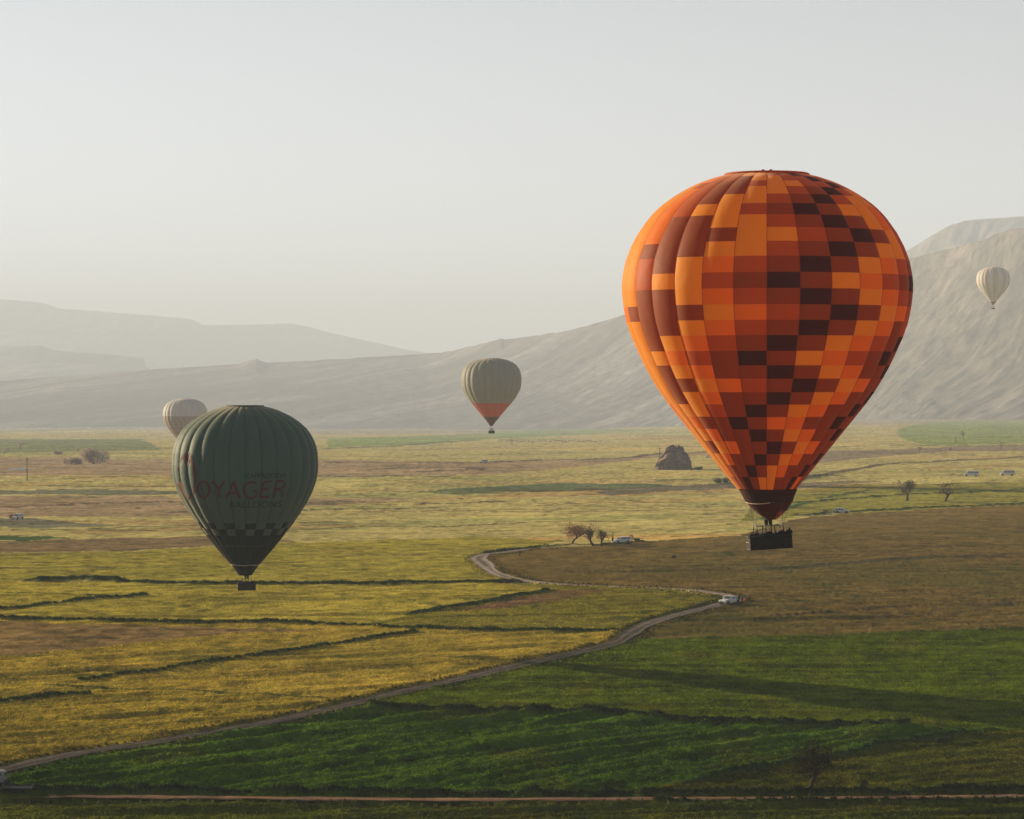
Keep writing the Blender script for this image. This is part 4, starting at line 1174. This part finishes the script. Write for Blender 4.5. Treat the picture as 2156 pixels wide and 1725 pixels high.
# grass along banks and over the near fields
blade_m = mat('grass_blade', (.05, .075, .018), rough=1, spec=0, attr='Col', trans=.0)
nt = blade_m.node_tree
tl = nt.nodes.new('ShaderNodeBsdfTranslucent'); at_ = [n for n in nt.nodes if n.type == 'ATTRIBUTE'][0]
nt.links.new(at_.outputs['Color'], tl.inputs['Color'])
ms = nt.nodes.new('ShaderNodeMixShader'); ms.inputs[0].default_value = .45
nt.links.new(nt.nodes['Principled BSDF'].outputs[0], ms.inputs[1]); nt.links.new(tl.outputs[0], ms.inputs[2])
nt.links.new(ms.outputs[0], nt.nodes['Material Output'].inputs['Surface'])
def surf_h(x, y):
    """height of the built field surface at (x, y)"""
    fi = np.interp(y, Ds, np.arange(len(Ds))); fj = (x / y - ts[0]) / (ts[1] - ts[0])
    i = np.clip(fi.astype(int), 0, nr - 2); j = np.clip(fj.astype(int), 0, nc - 2)
    a = fi - i; b = fj - j
    return (Hm[i, j] * (1 - a) * (1 - b) + Hm[i + 1, j] * a * (1 - b) + Hm[i, j + 1] * (1 - a) * b + Hm[i + 1, j + 1] * a * b), colr[i, j], lab[i, j]
def blades(name, x, y, hgt, wid, colf, per=3):
    z, c0, lb = surf_h(x, y)
    n = len(x)
    V = []; C = []
    for k in range(per):
        a = rng.random(n) * 2 * PI
        dx, dy = np.cos(a) * wid, np.sin(a) * wid
        ox, oy = rng.normal(0, wid * .8), rng.normal(0, wid * .8)
        lx, ly = rng.normal(0, hgt * .35, n), rng.normal(0, hgt * .35, n)
        hh = hgt * rng.uniform(.5, 1.3, n)
        p0 = np.stack([x - dx + ox, y - dy + oy, z - .08], -1); p1 = np.stack([x + dx + ox, y + dy + oy, z - .08], -1)
        p2 = np.stack([x + lx + ox, y + ly + oy, z + hh], -1)
        V.append(np.stack([p0, p1, p2], 1)); 
        c = colf(c0, n); C.append(np.repeat(c[:, None], 3, 1))
    V = np.concatenate(V).reshape(-1, 3); C = np.concatenate(C).reshape(-1, 3)
    F = np.arange(len(V)).reshape(-1, 3)
    o = link(name, mesh_np(name, V, F, cols=C, smooth=False), blade_m)
    tag(o, kind='stuff'); return o
# crop tufts, denser close by
n = 240000
v = rng.uniform(1225, 1770, n) ; t = rng.uniform(-.205, .205, n)
y = CAM_H * FPX / (v - 800); x = t * y
z, c0, lb = surf_h(x, y)
U_, V_ = project(x, y, z)
_, dm = None, None
keepm = np.isin(lb, [3, 5, 6]) 
dr = np.full(n, 1e9)
for P in (road_main[::4], road_near[::4]):
    for i in range(len(P)):
        dr = np.minimum(dr, np.hypot(x - P[i][0], y - P[i][1]))
keepm &= dr > 4.0
x, y = x[keepm], y[keepm]
big = rng.random(len(x))
isb = (surf_h(x, y)[2] == 3)
blades('crop_tufts', x, y, (.13 + .20 * big ** 2) * np.where(isb, .55, .75), (.07 + .08 * big) * np.where(isb, .8, 1.0), lambda c, n: c * rng.uniform(.7, 1.6, (n, 1)), per=3)
# rough grass on the banks
bx, by = [], []
for pts, w, h, c in BANKS:
    if min(p[1] for p in pts) < 1150 or h < .4: continue
    G = smooth_line(gpoly(pts), 2.0)
    L = len(G) * 2.0
    k = int(min(9000, L * w * 14))
    i = rng.integers(0, len(G), k)
    bx.append(G[i, 0] + rng.normal(0, w * .32, k)); by.append(G[i, 1] + rng.normal(0, w * .32, k))
bx = np.concatenate(bx); by = np.concatenate(by)
m = (np.abs(bx / by) < .24) & (by < 1200) & (by > CAM_H * FPX / 970)
blades('bank_grass', bx[m], by[m], .34, .12, lambda c, n: np.minimum(np.clip(c, .008, 1), np.array([[.035, .055, .014]])) * rng.uniform(.6, 1.6, (n, 1)), per=3)
# tall weeds either side of the near track and the dirt road edge
ex, ey = [], []
for RL, w, dens in ((road_main, 2.3, 16), (road_near, 1.8, 12)):
    tan = np.gradient(RL, axis=0); tan /= np.linalg.norm(tan, axis=1)[:, None]; nor = np.stack([-tan[:, 1], tan[:, 0]], -1)
    k = len(RL) * dens; i = rng.integers(0, len(RL), k); sd = rng.choice([-1, 1], k)
    off = sd * (w + np.abs(rng.normal(0, .9, k)))
    off = np.abs(off) * sd; ex.append(RL[i, 0] + nor[i, 0] * off); ey.append(RL[i, 1] + nor[i, 1] * off)
ex = np.concatenate(ex); ey = np.concatenate(ey)
m = (np.abs(ex / ey) < .24) & (ey > CAM_H * FPX / 970) & (ey < 1100)
blades('verge_grass', ex[m], ey[m], .42, .13, lambda c, n: np.clip(c * .8, .01, 1) * rng.uniform(.6, 1.7, (n, 1)), per=3)

# ================================================================== rock outcrop
b = ground(1417, 989); s = b[1] / FPX
outl = [(1374, 989), (1380, 978), (1382, 968), (1390, 962), (1398, 950), (1403, 940), (1412, 936), (1419, 938), (1428, 936), (1438, 937), (1441, 948), (1448, 955), (1451, 966), (1454, 976), (1457, 989)]
us = np.linspace(1374, 1458, 90)
tops = np.interp(us, [p[0] for p in outl], [p[1] for p in outl])
nth = 44
V = []
for i, u in enumerate(us):
    hx = (u - 1417) * s; Ht = (989 - tops[i]) * s
    for k in range(nth):
        a = PI * k / (nth - 1)
        yy = -math.cos(a) * 6.5 * math.sqrt(max(.02, 1 - ((u - 1417) / 43) ** 2)); zz = Ht * math.sin(a) ** .45
        V.append((hx, yy, zz))
V = np.array(V)
nx = fbm(V[:, 0] / 2.2 + 5, V[:, 2] / 2.2 + V[:, 1] / 3, 4); ny = fbm(V[:, 0] / 3.0, V[:, 2] / 2.4 + 40 + V[:, 1] / 4, 4)
gz = np.clip(V[:, 2] / 3, 0, 1)
V[:, 0] += nx * 1.3 * gz; V[:, 1] += ny * 3.4; V[:, 2] += nx * 1.1 * gz - .5
ii = np.arange(len(V)).reshape(len(us), nth)
q = np.stack([ii[:-1, :-1], ii[1:, :-1], ii[1:, 1:], ii[:-1, 1:]], -1).reshape(-1, 4)
rk = link('rock_outcrop', mesh_np('rock_outcrop', V, q), mat('weathered_rock', (.17, .13, .105), rough=1, spec=0, noise=.35, nscale=.6, bump=1.0), None, (b[0], b[1], b[2]))
tag(rk, 'big craggy brown rock standing alone in the yellow fields', 'rock')

def pole(u, v, hpx, label):
    b = ground(u, v); h = hpx * b[1] / FPX
    root = thing('utility_pole', label, 'pole', tuple(b), group='wooden utility poles')
    p = MB(); p.tube((0, 0, -.3), (0, 0, h), .22, .15, n=8); p.build('mast', bark, root, smooth=True)
    c = MB(); c.box((0, 0, h - .6), (1.9, .18, .18)); c.build('crossarm', bark, root)
    for k in (-.8, 0, .8):
        i_ = MB(); i_.tube((k, 0, h - .5), (k, 0, h - .2), .09, .06); i_.build('insulator', steel, root)
pole(1389, 987, 44, 'wooden utility pole just left of the big rock')
pole(57, 1012, 48, 'lone wooden utility pole in the left haze')

# ================================================================== vehicles
paint = mat('white_car_paint', (.46, .46, .46), rough=.3, spec=.5)
paint_g = mat('silver_car_paint', (.40, .41, .42), rough=.3, spec=.5)
glass = mat('tinted_window', (.03, .04, .045), rough=.1, spec=.8)
tyre_m = mat('tyre_rubber', (.018, .018, .018), rough=.9)
trim = mat('black_trim', (.02, .02, .02), rough=.6)
lamp_m = mat('headlamp_glass', (.7, .7, .66), rough=.1)
tail_m = mat('tail_lamp', (.45, .02, .015), rough=.3)
def vehicle(name, label, cat, base, rz, kind, m=None, group=None):
    m = m or paint
    root = thing(name, label, cat, base, (0, 0, rz), group)
    if kind == 'minibus':
        L, W, z0 = 7.1, 2.02, .38
        # x, belt z, roof z, half width belt, half width roof
        S = [(-3.55, 1.35, 2.55, .95, .86), (-3.5, 1.4, 2.68, 1.0, .90), (-2.0, 1.4, 2.76, 1.01, .91), (1.7, 1.4, 2.76, 1.01, .91), (2.1, 1.38, 2.66, 1.01, .88), (2.95, 1.28, 1.36, 1.0, .92), (3.4, 1.05, 1.08, .97, .9), (3.55, .8, .84, .88, .84)]
        wheels = [(-2.2, .36), (2.45, .36)]; wins = [(-3.35, -2.45), (-2.35, -1.35), (-1.25, -.25), (-.15, .75), (.85, 1.65)]; wz = (.12, .72); tri = (1.75, 2.35); wsh = (4, 5); hood = None
    elif kind == 'van':
        L, W, z0 = 5.2, 1.9, .32
        S = [(-2.6, 1.1, 1.85, .9, .8), (-2.5, 1.12, 1.95, .94, .82), (.9, 1.12, 1.97, .95, .83), (1.7, 1.05, 1.12, .94, .84), (2.4, .9, .93, .9, .85), (2.6, .65, .7, .82, .78)]
        wheels = [(-1.55, .33), (1.65, .33)]; wins = [(-2.4, -1.3), (-1.2, -.1), (0, .85)]; wz = (.1, .8); wsh = (2, 3)
    else:
        L, W, z0 = 5.0, 1.85, .42
        if kind == 'pickup':
            S = [(-2.5, 1.12, 1.14, .90, .86), (-1.05, 1.12, 1.14, .93, .88), (-1.0, 1.14, 1.16, .93, .88), (-.72, 1.14, 1.72, .93, .74), (.35, 1.12, 1.76, .93, .75), (1.1, 1.10, 1.14, .92, .80), (2.2, 1.0, 1.03, .90, .84), (2.5, .75, .8, .84, .80)]
            wins = [(-.72, -.15), (-.05, .5)]; wsh = (4, 5)
        else:
            S = [(-2.45, 1.1, 1.62, .88, .74), (-2.3, 1.14, 1.78, .92, .76), (-.5, 1.14, 1.84, .93, .77), (.45, 1.12, 1.78, .93, .76), (1.15, 1.10, 1.14, .92, .80), (2.15, 1.0, 1.04, .90, .84), (2.5, .75, .8, .84, .80)]
            wins = [(-2.2, -1.35), (-1.25, -.35), (-.25, .5)]; wsh = (3, 4)
        wheels = [(-1.55, .39), (1.55, .39)]; wz = (.1, .82)
    sx = np.array([q[0] for q in S]); 
    def cs(x):
        return [float(np.interp(x, sx, [q[k] for q in S])) for k in range(1, 5)]
    V = []; F = []
    for x, zb, zr, hw, ht in S:
        V += [(x, -hw * .93, z0), (x, -hw, z0 + .25), (x, -hw, zb), (x, -ht, zr - .05), (x, -ht * .8, zr), (x, ht * .8, zr), (x, ht, zr - .05), (x, hw, zb), (x, hw, z0 + .25), (x, hw * .93, z0)]
    n = 10
    for i in range(len(S) - 1):
        for k in range(n):
            a = i * n + k; b_ = i * n + (k + 1) % n
            F.append((a, a + n, b_ + n, b_))
    F.append(tuple(range(n))[::-1]); F.append(tuple(range((len(S) - 1) * n, len(S) * n)))
    me = bpy.data.meshes.new('body'); me.from_pydata(V, [], [f[::-1] for f in F]); me.update()
    link('body', me, m, root)
    for s in (-1, 1):
        for a, b_ in wins:
            vv = []
            for x in (a, b_):
                zb, zr, hw, ht = cs(x)
                for f in wz:
                    z = zb + (zr - .05 - zb) * f; y = hw + (ht - hw) * f + .012
                    vv.append((x, s * y, z))
            wm = bpy.data.meshes.new('side_window'); wm.from_pydata(vv, [], [(0, 2, 3, 1)] if s < 0 else [(0, 1, 3, 2)]); link('side_window', wm, glass, root)
    i0, i1 = wsh
    a, b_ = S[i0], S[i1]
    def lerp(f): return [a[k] + (b_[k] - a[k]) * f for k in range(5)]
    p, q2 = lerp(.12), lerp(.93)
    nx_, nz_ = .012, .018
    ww = bpy.data.meshes.new('windscreen'); ww.from_pydata([(p[0] + nx_, -p[4] * .86, p[2] + nz_), (p[0] + nx_, p[4] * .86, p[2] + nz_), (q2[0] + nx_, q2[4] * .92, q2[2] + nz_), (q2[0] + nx_, -q2[4] * .92, q2[2] + nz_)], [], [(0, 3, 2, 1)]); link('windscreen', ww, glass, root)
    if kind != 'pickup':
        x, zb, zr, hw, ht = S[0]
        rw = MB(); rw.box((x - .012, 0, (zb + zr) / 2 - .02), (.01, ht * 1.6, (zr - zb) * .6)); rw.build('rear_window', glass, root)
    else:
        bed = MB(); bed.box((-1.72, 0, 1.20), (1.4, 1.45, .06)); bed.build('bed_cover', trim, root)
    for x, r in wheels:
        for s in (-1, 1):
            w_ = MB(); w_.tube((0, -.12, 0), (0, .12, 0), r, r, n=18)
            wo = w_.build('wheel', tyre_m, root, loc=(x, s * (W / 2 - .08), r))
            rm = MB(); rm.tube((0, s * .121, 0), (0, s * .135, 0), r * .58, r * .5, n=12); rm.build('rim', steel, wo)
            ar = MB(); ar.tube((x, s * (W / 2 - .10), r + .02), (x, s * (W / 2 + .004), r + .02), r * 1.22, r * 1.22, n=18); ar.build('wheel_arch', trim, root)
    fx = S[-1][0]
    for s in (-1, 1):
        h_ = MB(); h_.box((S[-1][0] - .04, s * .66, .80 if kind != 'minibus' else .95), (.12, .32, .17)); h_.build('headlight', lamp_m, root)
        t_ = MB(); t_.box((S[0][0] - .01, s * .80, .98), (.06, .14, .34)); t_.build('tail_light', tail_m, root)
        mr_ = MB(); xx = S[i1][0] - .45; mr_.box((xx, s * (cs(xx)[2] + .13), cs(xx)[0] + .14), (.12, .24, .2)); mr_.build('mirror', m, root)
    bp = MB(); bp.box((fx + .02, 0, z0 + .1), (.16, W * .9, .24)); bp.build('front_bumper', trim if kind == 'pickup' else m, root)
    bp = MB(); bp.box((S[0][0] - .03, 0, z0 + .1), (.14, W * .9, .22)); bp.build('rear_bumper', trim, root)
    gr_ = MB(); gr_.box((fx + .012, 0, .70 if kind != 'minibus' else .78), (.05, .85, .16)); gr_.build('grille', trim, root)
    return root
def trailer(label, base, rz, L=3.2, load=True):
    root = thing('flat_trailer', label, 'trailer', base, (0, 0, rz), 'flat balloon trailers')
    d = MB(); d.box((0, 0, .62), (L, 1.7, .10)); d.build('deck', trim, root)
    r = MB()
    for s in (-1, 1):
        r.tube((-L / 2, s * .83, .95), (L / 2, s * .83, .95), .03)
        for k in range(4): r.tube((-L / 2 + L * k / 3, s * .83, .62), (-L / 2 + L * k / 3, s * .83, .95), .025)
    for e in (-1, 1): r.tube((e * L / 2, -.83, .95), (e * L / 2, .83, .95), .03)
    r.build('rail', steel, root)
    t = MB(); t.tube((L / 2, -.5, .58), (L / 2 + 1.3, 0, .5), .04); t.tube((L / 2, .5, .58), (L / 2 + 1.3, 0, .5), .04); t.build('drawbar', steel, root)
    for x in (-.4, .4):
        for s in (-1, 1):
            w_ = MB(); w_.tube((x, s * .78 - .1, .3), (x, s * .78 + .1, .3), .3, .3, n=14); w_.build('wheel', tyre_m, root)
    for s in (-1, 1):
        tl_ = MB(); tl_.box((-L / 2 - .03, s * .7, .6), (.05, .2, .1)); tl_.build('tail_light', tail_m, root)
    return root
def gl(u, v, dz=0.0):
    p = ground(u, v)
    x_, y_ = np.array([p[0]]), np.array([p[1]])
    h = float(np.median([surf_h(x_ + a, y_ + b)[0][0] for a in (-1, 0, 1) for b in (-1, 0, 1)]))
    return (p[0], p[1], h + dz)
vehicle('pickup_truck', 'white double cab pickup driving down the dirt road below the brown field', 'pickup truck', gl(1536, 1272, .12), math.radians(-132), 'pickup')
trailer('dark flat trailer hitched behind the pickup on the dirt road', gl(1562, 1264, .02), math.radians(-132), 2.4)
person(gl(1556, 1272, .02), .6, 4, 'person in dark clothes standing behind the pickup on the dirt road', 0)
vehicle('parked_car', 'white off-road wagon parked beside the bare roadside trees', 'car', gl(1308, 1145, .05), math.radians(-150), 'suv')
trailer('low dark flat trailer right of the white wagon near the bare trees', gl(1341, 1141, .02), math.radians(-170), 3.0)
person(gl(1290, 1146, 0), .3, 4, 'person in yellow safety vest beside the parked white wagon', 4)
fan = thing('inflation_fan', 'round dark inflation fan standing behind the white wagon', 'fan', gl(1329, 1142), (0, 0, .4))
f_ = MB()
for a in range(24):
    t0, t1 = 2 * PI * a / 24, 2 * PI * (a + 1) / 24
    for yy in (-.25, .25): f_.tube((.62 * math.cos(t0), yy, 1.05 + .62 * math.sin(t0)), (.62 * math.cos(t1), yy, 1.05 + .62 * math.sin(t1)), .05, n=5)
f_.build('cage', trim, fan)
f_ = MB()
for a in range(5):
    t0 = 2 * PI * a / 5
    f_.add([(0, -.05, 1.05), (.5 * math.cos(t0), -.1, 1.05 + .5 * math.sin(t0)), (.55 * math.cos(t0 + .6), .1, 1.05 + .55 * math.sin(t0 + .6)), (.1, .06, 1.1)], [(0, 1, 2, 3)])
f_.tube((0, -.2, 1.05), (0, .2, 1.05), .12)
f_.build('blades', steel, fan)
f_ = MB(); f_.tube((-.4, 0, 0), (-.4, 0, .7), .04); f_.tube((.4, 0, 0), (.4, 0, .7), .04); f_.box((0, 0, .08), (1.1, .7, .08)); f_.build('stand', trim, fan)
vehicle('parked_car', 'silver off-road car facing right at the upper edge of the brown field', 'car', gl(1773, 1082, .05), math.radians(-12), 'suv', paint_g)
trailer('flat trailer left of the silver car at the field edge', gl(1738, 1082, .02), math.radians(-6), 4.2)
vehicle('minibus', 'white minibus, left of the two parked in the right fields', 'minibus', gl(2045, 1003, .05), math.radians(176), 'minibus', group='white minibuses in the right fields')
vehicle('minibus', 'white minibus, right of the two parked in the right fields', 'minibus', gl(2121, 1002, .05), math.radians(178), 'minibus', group='white minibuses in the right fields')
vehicle('van', 'white van alone in the hazy middle of the valley', 'van', gl(1018, 976, .05), math.radians(178), 'van')
vehicle('van', 'tiny white van beside the cone of the orange balloon', 'van', gl(1494, 965, .05), math.radians(160), 'van')
vehicle('parked_car', 'whitish hazy car standing in a pink field near the left edge', 'car', gl(37, 1094, .05), math.radians(-110), 'suv')
vehicle('pickup_truck', 'shaded truck cut off by the left edge on the near track', 'pickup truck', gl(-30, 1668, .1), math.radians(176), 'suv', mat('shaded_grey_paint', (.16, .17, .18), rough=.4))  # paint greyed darker, the truck's shade put into its colour
trailer('dark flat trailer behind the truck at the lower left corner', gl(37, 1677, .05), math.radians(178), 3.6)

# far greenhouses at the foot of the hill
gh = mat('greenhouse_film', (.72, .75, .78), rough=.5, trans=.3)
def greenhouse(u, v, wpx, hpx, label):
    b = ground(u, v); s = b[1] / FPX; w = wpx * s; h = hpx * s
    root = thing('greenhouse', label, 'greenhouse', tuple(b), group='long white greenhouses at the foot of the hill')
    t = MB(); n = 10; V = []; 
    for x in (-w / 2, w / 2):
        for k in range(n + 1):
            a = PI * k / n; V.append((x + h * 1.2 * math.sin(a), math.cos(a) * h * 1.6, math.sin(a) * h))
    F = [(k, k + 1, n + 2 + k, n + 1 + k) for k in range(n)] + [tuple(range(n + 1)), tuple(range(n + 1, 2 * n + 2))[::-1]]
    t.add(V, F); t.build('tunnel', gh, root)
    d = MB(); d.box((w / 2 + h * .4, -h * 1.3, h * .3), (w * .1, .2, h * .6)); d.build('door', trim, root)
greenhouse(1249, 894, 20, 4, 'low white greenhouse, leftmost of the three far sheds')
greenhouse(1300, 893, 24, 8, 'white greenhouse in the middle of the three far sheds')
greenhouse(1332, 893, 26, 8, 'white greenhouse, rightmost of the three far sheds')
greenhouse(38, 990, 34, 4, 'flat pale greenhouse near the left edge')
